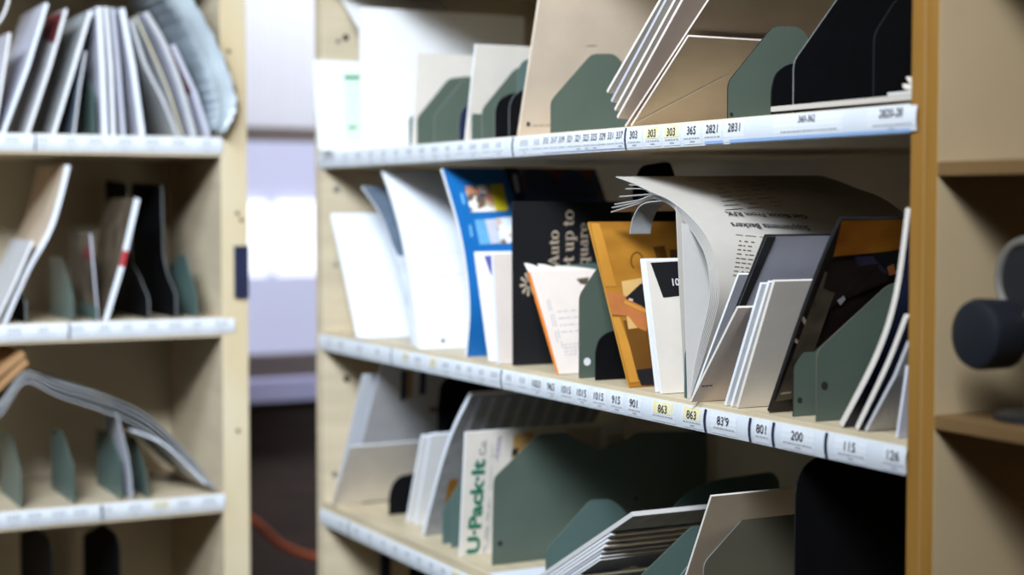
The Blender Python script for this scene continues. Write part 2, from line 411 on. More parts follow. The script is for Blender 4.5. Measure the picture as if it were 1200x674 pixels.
def divider(name, label, U, shelf, pts, inset, face='green', t=.002, edge=None, dmax=.31, holes=(), group=None, skew=0., hole='hole', lift=0.):
    """a flat metal divider plate standing across the shelf: outline seen from its side, front foot first"""
    l0, _ = U.hit(*pts[0], inset); zs = U.sh[shelf] + .0005 + lift
    Q = [(inset, zs)]
    for p in pts[1:]:
        d, z = U.hitl(*p, l0); Q.append((min(max(d, inset - .0), dmax), max(z, zs + .002)))
    Q.append((max(Q[-1][0], Q[-2][0], .2 if dmax > .2 else dmax), Q[-1][1])) if Q[-1][0] < .2 else None
    Q.append((Q[-1][0], zs))
    n = len(Q)
    # small rounding of the outline
    RQ = []
    for i in range(n):
        p = Q[i]
        if 0 < i < n - 1:
            a = Q[i - 1]; b = Q[i + 1]
            la = math.hypot(a[0] - p[0], a[1] - p[1]); lb = math.hypot(b[0] - p[0], b[1] - p[1]); r = min(.008, la * .4, lb * .4)
            if la > 1e-5 and lb > 1e-5:
                pa = (p[0] + (a[0] - p[0]) * r / la, p[1] + (a[1] - p[1]) * r / la); pb = (p[0] + (b[0] - p[0]) * r / lb, p[1] + (b[1] - p[1]) * r / lb)
                for k in range(4):
                    f = k / 3
                    RQ.append(tuple((1 - f) ** 2 * pa[j] + 2 * f * (1 - f) * p[j] + f * f * pb[j] for j in (0, 1)))
                continue
        RQ.append(p)
    n = len(RQ); mb = MB()
    vs = [U.W(d, l0 + skew * (d - inset), z) for d, z in RQ] + [U.W(d, l0 + t + skew * (d - inset), z) for d, z in RQ]
    fs = [tuple(range(n)), tuple(range(2 * n - 1, n - 1, -1))] + [(i, (i + 1) % n, n + (i + 1) % n, n + i) for i in range(n)]
    e = M[edge] if edge else M[face]
    mb.mesh(vs, fs, [M[face], M[face]] + [e] * n)
    o = mb.build(name, None, U.W(inset, l0, zs))
    tag(o, label, 'divider', group)
    for (px, py, r) in holes:
        d, z = U.hitl(px, py, l0); hb = MB()
        hb.mesh([U.W(d + r * math.cos(a * .5236), l0 - .0006 + skew * (d - inset), z + r * math.sin(a * .5236)) for a in range(12)] +
                [U.W(d + r * math.cos(a * .5236), l0 - .0001 + skew * (d - inset), z + r * math.sin(a * .5236)) for a in range(12)],
                [tuple(range(12))] + [(a, (a + 1) % 12, 12 + (a + 1) % 12, 12 + a) for a in range(12)], M[hole])
        hb.build('sticker' if hole == 'stickerw' else 'screw_hole', o)
    return o

# ------------------------------------------------------------------ room
def struct(o): o['kind'] = 'structure'; return o
XL, XR, YN, YB, H = -2.2, 2.6, -1.8, 4.6, 2.7
def sbox(name, a, b, m):
    mb = MB(); mb.box(a, b, M[m]); return struct(mb.build(name))
sbox('floor', (XL - .1, YN - .1, -.1), (XR + .1, YB + .1, 0), 'floor')
sbox('ceiling', (XL - .1, YN - .1, H), (XR + .1, YB + .1, H + .1), 'ceil')
sbox('wall_left', (XL - .1, YN, 0), (XL, YB, H), 'wallp')
sbox('wall_right', (XR, YN, 0), (XR + .1, YB, H), 'wallp')
sbox('wall_front', (XL, YN - .1, 0), (XR, YN, H), 'wallp')
WX0, WX1, WZ0, WZ1 = 1.05, 2.25, .83, 2.25
mb = MB()
mb.box((XL, YB, 0), (XR, YB + .1, WZ0 - .1), M['darkwall'])
mb.box((XL, YB, WZ0 - .1), (WX0, YB + .1, H), M['wallp']); mb.box((WX1, YB, WZ0 - .1), (XR, YB + .1, H), M['wallp'])
mb.box((WX0, YB, WZ1), (WX1, YB + .1, H), M['wallp'])
mb.box((WX0, YB, WZ0 - .1), (WX1, YB + .1, WZ0 - .02), M['frame'])
struct(mb.build('wall_back'))
win = empty('window_1', (1.65, YB + .05, WZ0)); struct(win)
mb = MB()
for a, b in (((WX0, WZ0), (WX0 + .05, WZ1)), ((WX1 - .05, WZ0), (WX1, WZ1)), ((WX0, WZ0 - .02), (WX1, WZ0 + .03)), ((WX0, WZ1 - .04), (WX1, WZ1))):
    mb.box((a[0], YB + .02, a[1]), (b[0], YB + .08, b[1]), M['frame'])
mb.build('window_frame', win)
mb = MB(); mb.box((WX0 + .05, YB + .005, 1.496), (WX1 - .05, YB + .06, 1.536), M['frame']); mb.build('meeting_rail', win)
mb = MB(); mb.box((WX0 + .05, YB + .048, WZ0 + .03), (WX1 - .05, YB + .052, 1.505), M['glass']); mb.build('pane', win)
mb = MB(); mb.box((WX0 + .05, YB + .060, 1.53), (WX1 - .05, YB + .064, WZ1 - .04), M['glass']); mb.build('pane', win)
mb = MB(); mb.box((WX0 + .02, YB - .09, WZ0 - .095), (WX1 - .02, YB + .02, WZ0 - .035), M['sill']); mb.build('window_sill', win)
mb = MB(); n = 60
for i in range(n):
    x0 = WX0 + .055 + (WX1 - WX0 - .11) * i / n; x1 = WX0 + .055 + (WX1 - WX0 - .11) * (i + 1) / n; xm = (x0 + x1) / 2
    mb.poly([(x0, YB + .03, 1.535), (xm, YB + .022, 1.535), (xm, YB + .022, WZ1 - .05), (x0, YB + .03, WZ1 - .05)], M['shade'])
    mb.poly([(xm, YB + .022, 1.535), (x1, YB + .03, 1.535), (x1, YB + .03, WZ1 - .05), (xm, YB + .022, WZ1 - .05)], M['shade'])
sh = mb.build('pleated_shade', win)
# outdoors: an added pale building, two glowing panels stand in for bright blobs
ob = empty('backdrop_building', (2.9, 8.0, 0)); tag(ob, 'added pale lavender building with two glow panels, blurred through the window', 'building')
mb = MB(); mb.box((1.0, 8.0, 0), (5.5, 8.3, 4.2), M['outwall']); mb.build('wall', ob)
for x0, x1 in ((2.49, 2.745), (2.80, 3.02)):
    mb = MB(); mb.box((x0, 7.97, .95), (x1, 8.01, 1.33), M['outglow']); mb.build('glow_panel', ob)
mb = MB(); mb.box((0.5, YB + .1, -.1), (6.5, 9.5, -.02), M['wallp']); struct(mb.build('ground'))
# orange cable behind the cases
c0 = CAM + ray(292, 607) * (3.9 / ray(292, 607).y); c1 = CAM + ray(332, 640) * (3.95 / ray(332, 640).y); c2 = CAM + ray(378, 654) * (4.0 / ray(378, 654).y)
pts3 = [Vector((c0.x - .55, 3.8, 1.0)), Vector((c0.x - .2, 3.85, c0.z + .13)), c0, c1, c2, Vector((c2.x + .18, 4.05, c2.z - .01)), Vector((c2.x + .42, 4.1, .25)), Vector((c2.x + .45, 4.1, .012)), Vector((c2.x + .2, 4.2, .012))]
path = []
for i in range(len(pts3) - 1):
    p0 = pts3[max(i - 1, 0)]; p1 = pts3[i]; p2 = pts3[i + 1]; p3 = pts3[min(i + 2, len(pts3) - 1)]
    for k in range(8):
        t = k / 8; path.append(.5 * (2 * p1 + (p2 - p0) * t + (2 * p0 - 5 * p1 + 4 * p2 - p3) * t * t + (3 * p1 - p0 - 3 * p2 + p3) * t ** 3))
path.append(pts3[-1])
mb = MB(); mb.tube(path, .010, M['cord'], 10)
tag(mb.build('extension_cord', smooth=True), 'orange cable hanging in the gap between the two cases', 'cable')

# ------------------------------------------------------------------ cases
DP = .44
def strip_pt(U, l, v, zt, off=0.):
    """v 0..1 up the convex label holder whose top is zt"""
    h = .0275; b = .0022
    return U.W(-.0015 - b * 4 * v * (1 - v) - off, l, zt - h + h * v)
def make_strip(U, case, la, lb, zt, name='label_strip'):
    mb = MB(); n = 6
    top = []
    for i in range(n + 1):
        v = i / n; top.append((strip_pt(U, la, v, zt), strip_pt(U, lb, v, zt)))
    for i in range(n): mb.poly([top[i][0], top[i][1], top[i + 1][1], top[i + 1][0]], M['strip'])
    for k in (0, 1):
        l = (la, lb)[k]
        mb.poly([top[i][k] for i in range(n + 1)] + [U.W(0, l, zt), U.W(0, l, zt - .0275)], M['strip'])
    mb.poly([top[n][0], top[n][1], U.W(0, lb, zt), U.W(0, la, zt)], M['strip'])
    mb.poly([top[0][0], top[0][1], U.W(0, lb, zt - .0275), U.W(0, la, zt - .0275)], M['strip'])
    return mb.build(name, case, smooth=True)
def strip_quad(mb, U, l0, l1, v0, v1, zt, m, off):
    n = 4
    for i in range(n):
        a = v0 + (v1 - v0) * i / n; b = v0 + (v1 - v0) * (i + 1) / n
        mb.poly([strip_pt(U, l0, a, zt, off), strip_pt(U, l1, a, zt, off), strip_pt(U, l1, b, zt, off), strip_pt(U, l0, b, zt, off)], m)
def strip_label(U, strip, zt, lc, w, txt=None, size=.0115, sub=True, hl=False, fuzzy=False, vt=.52, sx=.78, card=True, sgn=-1):
    """one address label: a card with printed number and a line of small print. sgn: text runs to -l"""
    mb = MB()
    if card: strip_quad(mb, U, lc - w / 2, lc + w / 2, .08, .95, zt, M['card'], .0004)
    if hl: strip_quad(mb, U, lc - w * .42, lc + w * .42, .42, .93, zt, M['yellow'], .0006)
    h = .0275
    if txt:
        vs, fs, wd = text2d(txt, .004)
        s = size; ww = wd * s * sx
        vv = [(lc + sgn * (x * s * sx - ww / 2), vt + y * s / h) for x, y in vs]
        mb.mesh([strip_pt(U, l, min(v, .97), zt, .0014) for l, v in vv], fs, M['ink'])
    if fuzzy:
        k = random.randint(3, 4)
        for i in range(k):
            l = lc + (i - (k - 1) / 2) * .006
            strip_quad(mb, U, l - .0018, l + .0018, .5, .82, zt, M['inkfaint'], .0008)
    if sub:
        l = lc - w * .42
        while l < lc + w * .38:
            g = random.uniform(.002, .006)
            strip_quad(mb, U, l, l + g, .30, .36, zt, M['inkfaint'], .0008); l += g + .0012
        if random.random() < .5:
            strip_quad(mb, U, lc - .005, lc + .004, .17, .22, zt, M['inkfaint'], .0008)
    return mb.build('address_label', strip)
def strip_mark(U, strip, zt, l, w=.0022, v0=.02, v1=.98, m='navy', name='holder_gap'):
    mb = MB(); strip_quad(mb, U, l - w / 2, l + w / 2, v0, v1, zt, M[m], .0011); return mb.build(name, strip)

Y0, Y1 = 1.192, 2.736
PT_ = .0185
case = empty('sorting_case', (1.045, (Y0 + Y1) / 2, 0)); tag(case, 'long wooden mail sorting case on the right with sage and black dividers', 'shelf unit', 'mail sorting cases')
def side(par, a, b, edge, face, name='side_panel'):
    """panel with a front edge of its own wood"""
    mb = MB(); mb.box(a, b, M[face])
    o = mb.build(name, par, bevel=.0015); o.data.materials.append(M[edge])
    return o
ZT = 2.06
def edge_front(o, axis, val):
    for p in o.data.polygons:
        if p.normal[axis] < -.5: p.material_index = len(o.data.materials) - 1
for a, b, e in ((Y0 - PT_, Y0, 'oak'), (Y1, Y1 + .034, 'wood')):
    o = side(case, (1.045, a, 0), (1.045 + DP, b, ZT), e, 'wood'); edge_front(o, 0, 0)
mb = MB(); mb.box((1.045 + DP - .006, Y0, .04), (1.045 + DP, Y1, ZT), M['beige']); mb.build('back_panel', case)
mb = MB(); mb.box((1.045, Y0, ZT - .02), (1.045 + DP - .006, Y1, ZT), M['wood']); mb.build('top_board', case)
strips = {}
for nm, z in (('base', .118), ('low', .438), ('bot', .772), ('mid', 1.078), ('top', 1.398), ('up', 1.718)):
    mb = MB(); mb.box((1.045, Y0, z - {'mid': .033, 'bot': .042}.get(nm, .0285)), (1.045 + DP - .006, Y1, z), M['shelfwood'])
    mb.build('shelf', case, bevel=.001)
    zt = z - {'mid': .0055, 'bot': .0145}.get(nm, .001)
    strips[nm] = (make_strip(R, case, Y0 + .0005, Y1 + (.012 if nm != 'base' else 0), zt), zt)
def lpos(px, nm): return R.hit(px, 243 + (R.sh[nm] - 1.3) * -1000, 0)[0]
# middle strip
S, zt = strips['mid']
def yline(px, nm):
    return {'mid': 388 + .19 * (px - 380), 'top': 178 - .081 * (px - 380), 'bot': 602 + .455 * (px - 393)}[nm]
def lp(px, nm): return R.hit(px, yline(px, nm) + 9, 0)[0]
for px, tx, w, hl in ((632, '1023', .030, 0), (649, '965', .022, 0), (667, '1015', .030, 0), (685, '1015', .030, 0), (705, '1015', .034, 0), (725.5, '915', .032, 0),
                     (746, '901', .034, 0), (780, '863', .050, 1), (814, '863', .042, 1), (851, "83'9", .050, 0), (896, '801', .026, 0), (938, '200', .056, 0), (1000, '115', .05, 0), (1051, '126', .034, 0)):
    strip_label(R, S, zt, lp(px, 'mid'), w, tx, hl=bool(hl), size=.0132, sx=1.04, vt=.48)
for px in (829.5, 882, 909.5, 971.5): strip_mark(R, S, zt, lp(px, 'mid'), .0045)
for px in (388, 402, 424, 445, 478, 492, 510, 525, 540, 553, 567, 582, 599, 615): strip_label(R, S, zt, lp(px, 'mid'), .030, fuzzy=True, hl=(px in (478, 510)))
for px in (461, 590): strip_mark(R, S, zt, lp(px, 'mid'), .003)
# top strip
S, zt = strips['top']
for px, tx in ((643, '315'), (652.5, '317'), (661.5, '319'), (671, '321'), (680.5, '321'), (690, '323'), (699.5, '325'), (709.5, '329'), (719, '331'), (729.5, '337')):
    strip_label(R, S, zt, lp(px, 'top'), .0195, tx, size=.0122, sx=.86, vt=.54)
for px, tx, w, hl in ((746, '303', .036, 0), (767.5, '303', .036, 1), (790, '303', .036, 1), (814, '365', .036, 0), (838, '2821', .036, 0), (864, '2831', .038, 0)):
    strip_label(R, S, zt, lp(px, 'top'), w, tx, hl=bool(hl), size=.0130, sx=.98, sub=(tx != '2831'), vt=.5)
strip_label(R, S, zt, lp(949, 'top'), .115, '360-362', size=.010, sx=.85, vt=.66)
strip_label(R, S, zt, lp(1048, 'top'), .070, '2820-28', size=.012, sx=.85, vt=.6)
for a, b, m in ((640, 735, 'inkblue'), (829, 850, 'inkblue'), (858, 1070, 'inkblue')):
    mb = MB(); strip_quad(mb, R, lp(a, 'top'), lp(b, 'top'), .10 if a == 640 else .04, .12 if a == 640 else .17, zt, M[m], .0010); mb.build('printed_line', S)
for px in (603.5, 736): strip_mark(R, S, zt, lp(px, 'top'), .0035)
for px in range(392, 640, 15):
    if abs(px - 603) > 6: strip_label(R, S, zt, lp(px, 'top'), .034, fuzzy=True)
S, zt = strips['bot']
for px in (402, 420, 436, 452, 466, 480, 494, 508, 522, 536, 549, 562, 576): strip_label(R, S, zt, lp(px, 'bot'), .032, fuzzy=True, hl=(px == 536))
strip_mark(R, S, zt, lp(411, 'bot'), .004)
# screw holes and pins on the far panel
for px, py, r, m in ((405, 44, .006, 'hole'), (396, 48, .005, 'screw'), (394, 222, .006, 'screw'), (406, 444, .006, 'hole'), (392, 556, .006, 'screw'), (393, 310, .004, 'screw')):
    d, z = R.hitl(px, py, Y1); hb = MB()
    hb.mesh([R.W(d + r * math.cos(a * .5236), Y1 - .001, z + r * math.sin(a * .5236)) for a in range(12)] + [R.W(d + r * math.cos(a * .5236), Y1, z + r * math.sin(a * .5236)) for a in range(12)],
            [tuple(range(12))] + [(a, (a + 1) % 12, 12 + (a + 1) % 12, 12 + a) for a in range(12)], M[m])
    hb.build('screw_hole' if m == 'hole' else 'shelf_pin', case)

# near case to the right
nc = empty('sorting_case', (1.045, .8, 0)); tag(nc, 'cream wooden case with brown ledges at the right edge, very near and blurred', 'shelf unit', 'mail sorting cases')
NY1 = Y0 - PT_; NY0 = .50
o = side(nc, (1.045, NY1 - PT_, 0), (1.045 + DP, NY1, ZT), 'oak', 'creamwall'); edge_front(o, 0, 0)
o = side(nc, (1.045, NY0, 0), (1.045 + DP, NY0 + PT_, ZT), 'oak', 'creamwall'); edge_front(o, 0, 0)
mb = MB(); mb.box((1.045 + DP - .006, NY0 + PT_, 0), (1.045 + DP, NY1 - PT_, ZT), M['creamwall']); mb.build('back_panel', nc)
mb = MB(); mb.box((1.045, NY0 + PT_, ZT - .02), (1.045 + DP - .006, NY1 - PT_, ZT), M['creamwall']); mb.build('top_board', nc)
for z in (.2, .45, .655, .88, 1.107, 1.342, 1.57, 1.8):
    mb = MB(); mb.box((1.045, NY0 + PT_, z - .013), (1.045 + DP - .006, NY1 - PT_, z), M['brownledge']); mb.build('ledge', nc, bevel=.001)
# knob and rimmed dial on a little stand in the near case
def nearp(px, py, y): r = ray(px, py); return CAM + r * (y / r.y)
kc = nearp(1146, 392, 1.085); ky = 1.085
st = empty('dial_stand', (kc.x + .075, ky - .03, 1.107)); tag(st, 'dark round knob and grey-rimmed dial on a small stand, cut off by the right edge', 'knob')
mb = MB()
ax = Vector((-.985, .03, .02)).normalized()
a0 = kc
mb.tube([a0 - ax * .030, a0 - ax * .001, a0 + ax * .004, a0 + ax * .006], [.031, .032, .030, .025], M['knob'], 28)
mb.build('knob', st, smooth=True)
mb = MB(); mb.tube([a0 - ax * .075, a0 - ax * .034, a0 - ax * .030], [.017, .019, .024], M['rim'], 20); mb.build('knob_collar', st, smooth=True)
rc = nearp(1203, 327, 1.065)
mb = MB(); ang = [2 * math.pi * i / 32 for i in range(33)]
e1 = ax.cross(Z).normalized(); e2 = e1.cross(ax).normalized()
ring = [rc + .034 * (math.cos(t) * e1 + math.sin(t) * e2) for t in ang]
vs = []; fs = []
for i in range(32):
    c = ring[i]; rad = (c - rc).normalized()
    for k in range(8):
        q = k * math.pi / 4; vs.append(c + .0045 * (math.cos(q) * rad + math.sin(q) * ax))
for i in range(32):
    for k in range(8): fs.append((i * 8 + k, i * 8 + (k + 1) % 8, ((i + 1) % 32) * 8 + (k + 1) % 8, ((i + 1) % 32) * 8 + k))
mb.mesh(vs, fs, M['rim']); mb.build('dial_rim', st, smooth=True)
mb = MB(); mb.tube([rc - ax * .012, rc + ax * .001], [.033, .032], M['knobside'], 28); mb.build('dial_face', st, smooth=True)
bx = a0 - ax * .072
mb = MB(); mb.tube([Vector((bx.x, bx.y, 1.115)), Vector((bx.x, bx.y, rc.z + .01))], .012, M['rim'], 16)
mb.tube([rc - ax * .012, Vector((bx.x, bx.y, rc.z))], .009, M['rim'], 12); mb.build('post', st, smooth=True)
mb = MB(); mb.tube([Vector((bx.x, bx.y, 1.1072)), Vector((bx.x, bx.y, 1.113)), Vector((bx.x, bx.y, 1.116))], [.04, .04, .034], M['knobside'], 28); mb.build('base', st, smooth=True)

DP = .345
# left case
LX1 = .8826; LXE = .931; LX0 = -.15
lc = empty('sorting_case', ((LX0 + LXE) / 2, 2.81, 0)); tag(lc, 'pale wooden mail case on the left, out of focus', 'shelf unit', 'mail sorting cases')
o = side(lc, (LX1, 2.81, 0), (LXE, 2.81 + DP, ZT), 'pine', 'wood'); edge_front(o, 1, 0)
o = side(lc, (LX0 - .03, 2.81, 0), (LX0, 2.81 + DP, ZT), 'pine', 'wood'); edge_front(o, 1, 0)
mb = MB(); mb.box((LX0, 2.81 + DP - .006, .04), (LX1, 2.81 + DP, ZT), M['beige']); mb.build('back_panel', lc)
mb = MB(); mb.box((LX0, 2.81, ZT - .02), (LX1, 2.81 + DP - .006, ZT), M['wood']); mb.build('top_board', lc)
lstr = {}
for nm, z in (('base', .148), ('low', .468), ('bot', .788), ('mid', 1.104), ('top', 1.424), ('up', 1.744)):
    mb = MB(); mb.box((LX0, 2.81, z - .034), (LX1, 2.81 + DP - .006, z), M['shelfwoodl']); mb.build('shelf', lc, bevel=.001)
    zt = z - .001
    s_ = make_strip(Lf, lc, LX0, LX1 + .002, zt); lstr[nm] = (s_, zt)
    if nm in ('bot', 'mid', 'top'):
        x = .50
        while x < .86:
            w = random.uniform(.03, .06)
            strip_label(Lf, s_, zt, x + w / 2, w * .96, fuzzy=True, hl=(nm == 'bot' and .70 < x < .76), sgn=1); x += w
        strip_mark(Lf, s_, zt, {'bot': .664, 'mid': .612, 'top': .56}[nm], .003)
# black holder on the post, pins
hx0 = Lf.hit(274, 320, 0)[0]; hz1 = Lf.hit(283, 288, 0)[1]; hz0 = Lf.hit(283, 349, 0)[1]
mb = MB(); mb.box((hx0, 2.803, hz0), (LXE - .0005, 2.81, hz1), M['navy']); mb.build('label_plate', lc, bevel=.001)['label'] = 'dark navy plate on the post'
for px, py in ((278, 250), (283, 258), (268, 60), (279, 505)):
    l, z = Lf.hit(px, py, 0); mb = MB(); r = .004
    mb.mesh([Lf.W(-.001, l + r * math.cos(a * .6283), z + r * math.sin(a * .6283)) for a in range(10)] + [Lf.W(0, l + r * math.cos(a * .6283), z + r * math.sin(a * .6283)) for a in range(10)],
            [tuple(range(10))] + [(a, (a + 1) % 10, 10 + (a + 1) % 10, 10 + a) for a in range(10)], M['umber']); mb.build('nail_hole', lc)

def quadgrid(P, m, n=5, off=.0009):
    """a printed picture split into strips so that it follows a bowed cover"""
    a, b, c, d = P; out = []
    for k in range(n):
        f, h = k / n, (k + 1) / n; L_ = lambda p, q, t: (p[0] + (q[0] - p[0]) * t, p[1] + (q[1] - p[1]) * t)
        out.append(('p', [L_(a, d, f), L_(b, c, f), L_(b, c, h), L_(a, d, h)], m, off))
    return out
# ------------------------------------------------------------------ TOP SHELF, right case
GE = 'envelopes in the right case'; GD = 'metal dividers in the right case'; GM = 'magazines in the right case'
s = slab('envelope', 'white envelope with a pale green slip, standing at the far end of the top shelf', 'envelope', GE, R, 'top', [(374, 178), (366, 70)], -.028, .23, .004, 'bluewhite')
prints(s, 'address_slip', [('p', [(403, 85), (424, 85), (424, 168), (405, 168)], 'pale'), ('p', [(403, 89), (424, 89), (424, 93), (403, 93)], 'greenink', .0008), ('p', [(408, 148), (418, 148), (418, 151), (408, 151)], 'greenink', .0008)])
slab('envelope', 'white sheet whose pointed corner leans left above the green-slipped envelope', 'envelope', GE, R, 'top', [(431, 175), (426, 42), (396, -8)], .03, .20, .002, 'white')
slab('envelope', 'large white envelope, tallest white one at the far end of the top shelf', 'envelope', GE, R, 'top', [(424, 178), (422, 8)], .012, .315, .006, 'white', 'white')
divider('shelf_divider', 'sliver of teal divider showing left of the small white envelope on the top shelf', R, 'top', [(480, 168), (480, 138), (486, 134)], .03, 'teal', dmax=.05, group=GD)
slab('envelope', 'small white envelope standing in front of the large white one on the top shelf', 'envelope', GE, R, 'top', [(484, 168), (489, 62)], .03, .165, .005, 'cream', 'white')
divider('shelf_divider', 'sage divider with long sloped edge just right of the small white envelope', R, 'top', [(489, 168), (488, 138), (526, 92), (552, 89), (562, 100)], .03, 'green', edge='edgegrey', group=GD)
divider('shelf_divider', 'second sage divider right of the small white envelope on the top shelf', R, 'top', [(509, 166), (508, 136), (543, 93), (570, 90)], .03, 'green', edge='edgegrey', group=GD)
divider('shelf_divider', 'dark rounded divider tucked left of the buff envelope on the top shelf', R, 'top', [(538, 163), (537, 142), (541, 128), (550, 122), (575, 118)], .04, 'navy', edge='edgegrey', group=GD)
slab('envelope', 'buff envelope leaning slightly, between two pairs of sage dividers on the top shelf', 'envelope', GE, R, 'top', [(546, 164), (558, 52)], .025, .17, .005, 'cream', 'white')
divider('shelf_divider', 'sage divider directly right of the buff envelope on the top shelf', R, 'top', [(553, 163), (553, 130), (596, 78), (612, 75), (640, 85)], .03, 'green', edge='edgegrey', group=GD)
divider('shelf_divider', 'second sage divider right of the buff envelope, black rounded plates in front', R, 'top', [(565, 162), (565, 128), (604, 80), (618, 77), (640, 85)], .03, 'green', edge='edgegrey', group=GD)
divider('shelf_divider', 'black rounded divider with worn grey rim, left of a pair by the big manila envelope', R, 'top', [(580, 160), (580, 128), (585, 116), (596, 110), (640, 106)], .035, 'blackmetal', edge='edgegrey', group=GD)
divider('shelf_divider', 'black rounded divider with worn grey rim, right of a pair by the big manila envelope', R, 'top', [(597, 159), (597, 124), (602, 112), (612, 105), (650, 102)], .035, 'blackmetal', edge='edgegrey', group=GD)
divider('shelf_divider', 'teal divider edge half hidden behind the big manila envelope', R, 'top', [(606, 158), (606, 84), (614, 70), (640, 66)], .05, 'teal', edge='green', group=GD)
s = slab('envelope', 'tall manila envelope standing at the middle of the top shelf', 'envelope', GE, R, 'top', [(608, 158), (636, -24)], .018, .30, .006, 'manila', 'manila')
prints(s, 'printed_mark', [('p', [(617, 143), (621, 143), (621, 148), (617, 148)], 'ink')])
prints(s, 'small_print', bars(624, 147, 645, 146, 0, 0, 1, 'umber', .7))
prints(s, 'brown_mark', bars(687, 53.5, 699, 53, 0, 0, 1, 'umber', .8))
divider('shelf_divider', 'broad sage divider with clipped corner in front of the tall manila envelope', R, 'top', [(646, 154), (645, 118), (694, 63), (720, 63), (732, 76), (736, 96), (790, 100)], .02, 'green', edge='black', group=GD)
for k, (a, b, c) in enumerate((((712, 109), (783, -14), 'cream'), ((717, 120), (789, -14), 'lav'), ((721, 130), (803, -20), 'cream'), ((724, 139), (815, -26), 'pink'))):
    slab('envelope', ('manila envelope at the back of the leaning stack, its corner sticking out highest', 'second envelope of the leaning manila stack, counted from its highest corner',
        'third envelope of the leaning manila stack, counted from its highest corner', 'envelope just behind the front one of the leaning manila stack')[k],
        'envelope', GE, R, 'top', [a, b], .012, .29, .004, 'pink' if k == 3 else 'cream', c, snap=False, rise=-.08 + .02 * k)
s = slab('envelope', 'large manila envelope leaning against the black dividers, tallest in the leaning stack', 'envelope', GE, R, 'top', [(733, 146), (848, -26)], .016, .30, .003, 'tan', 'pink')
s = slab('envelope', 'manila envelope at the front of the leaning stack, squared top edge, seam across it', 'envelope', GE, R, 'top', [(740, 147), (807, 43)], .012, .235, .003, 'manila', 'pink')
prints(s, 'flap_seam', [('p', [(744, 143), (850, 88), (852, 88.6), (746, 144)], 'cream', .0007)])
divider('shelf_divider', 'sage divider with clipped top right of the leaning manila stack', R, 'top', [(853, 139), (852, 96), (906, 31), (936, 31), (947, 42), (952, 62), (1000, 66)], .02, 'green', edge='black', holes=[(857, 134, .0022)], group=GD)
divider('shelf_divider', 'black rounded divider directly right of the last sage divider on the top shelf', R, 'top', [(904, 133), (904, 104), (909, 86), (922, 76), (940, 72), (1010, 66)], .02, 'blackmetal', edge='black', group=GD)
divider('shelf_divider', 'tall black divider with grey front edge at the near end of the top shelf', R, 'top', [(930, 130), (930, 72), (988, -10), (1030, -30), (1180, -36)], .02, 'blackmetal', edge='edgegrey', group=GD)
divider('shelf_divider', 'second tall black divider at the near end of the top shelf, beside the flat magazines', R, 'top', [(1024, 125), (1024, 40), (1050, 0), (1120, -40), (1240, -45)], .035, 'blackmetal', edge='black', group=GD)
# flat magazines
def flat(name, label, cat, U, shelf, l0, l1, d0, d1, zb, t, face, edge, curl=0., grp=None):
    mb = MB(); n = 10; vs = []; z0 = U.sh[shelf] + zb
    for i in range(n + 1):
        f = i / n; l = l0 + (l1 - l0) * f; dz = curl * max(0, (f - .55) / .45) ** 2
        for d, z in ((d0, 0), (d1, 0), (d1, t), (d0, t)): vs.append(U.W(d, l, z0 + z + dz))
    fs = []; ms = []
    for i in range(n):
        a = 4 * i; b = a + 4
        fs += [(a, a + 1, b + 1, b), (a + 1, a + 2, b + 2, b + 1), (a + 2, a + 3, b + 3, b + 2), (a + 3, a, b, b + 3)]; ms += [M[face], M[edge], M[face], M[edge]]
    fs += [(0, 1, 2, 3), tuple(4 * n + k for k in range(4))]; ms += [M[edge]] * 2
    mb.mesh(vs, fs, ms); o = mb.build(name, smooth=True); tag(o, label, cat, grp); return o
la = R.hit(905, 128, .012)[0]; lb = R.hit(1040, 110, .012)[0]; lb2 = R.hit(1056, 100, .012)[0]
flat('magazine', 'grey magazine lying flat at the near end of the top shelf, lowest of four', 'magazine', R, 'top', Y0 + .006, la, .010, .22, .0040, .0055, 'black', 'news', 0, GM)
flat('magazine', 'thin sheet lying flat on the lowest magazine at the near end of the top shelf', 'magazine', R, 'top', Y0 + .006, lb, .012, .20, .0100, .003, 'news', 'pagestripe', 0, GM)
flat('magazine', 'folded paper with a curled end on the flat pile beside the amber post', 'magazine', R, 'top', Y0 + .006, lb2, .014, .18, .0140, .0035, 'cream', 'cream', .003, GM)
flat('magazine', 'topmost curled sheet of the flat pile beside the amber post', 'magazine', R, 'top', Y0 + .006, lb2 + .002, .02, .18, .0190, .0018, 'cream', 'cream', .007, GM)

# ------------------------------------------------------------------ MIDDLE SHELF, right case
s = slab('envelope', 'crinkled cloudy plastic mailer with a slate top, between white envelopes on the middle shelf', 'envelope', GE, R, 'mid', [(483, 403), (474, 345), (461, 290), (446, 250), (424, 218)], .02, .075, .004, 'clear', 'clear', curved=True)
prints(s, 'slate_panel', quadgrid([(425, 219), (478, 216), (500, 300), (466, 300)], 'darkblue', 6))
slab('envelope', 'leftmost white envelope leaning on the middle shelf', 'envelope', GE, R, 'mid', [(419, 402), (405, 330), (388, 250)], -.006, .19, .006, 'bluewhite', 'white')
slab('envelope', 'tall white envelope behind the small polybag, left of the blue catalogue', 'envelope', GE, R, 'mid', [(489, 404), (476, 300), (462, 240), (447, 196)], .012, .20, .006, 'bluewhite', 'white', curved=True)
s = slab('envelope', 'small white polybag with a printed mark in its lower corner, left of the blue catalogue', 'envelope', GE, R, 'mid', [(492, 407), (486, 360), (478, 297)], -.002, .145, .006, 'white', 'white', curved=True)
prints(s, 'printed_mark', [('p', [(517, 397), (521, 397), (521, 402), (517, 402)], 'ink')])
prints(s, 'small_print', bars(523, 400, 540, 398, 0, 0, 1, 'inkfaint', .9))
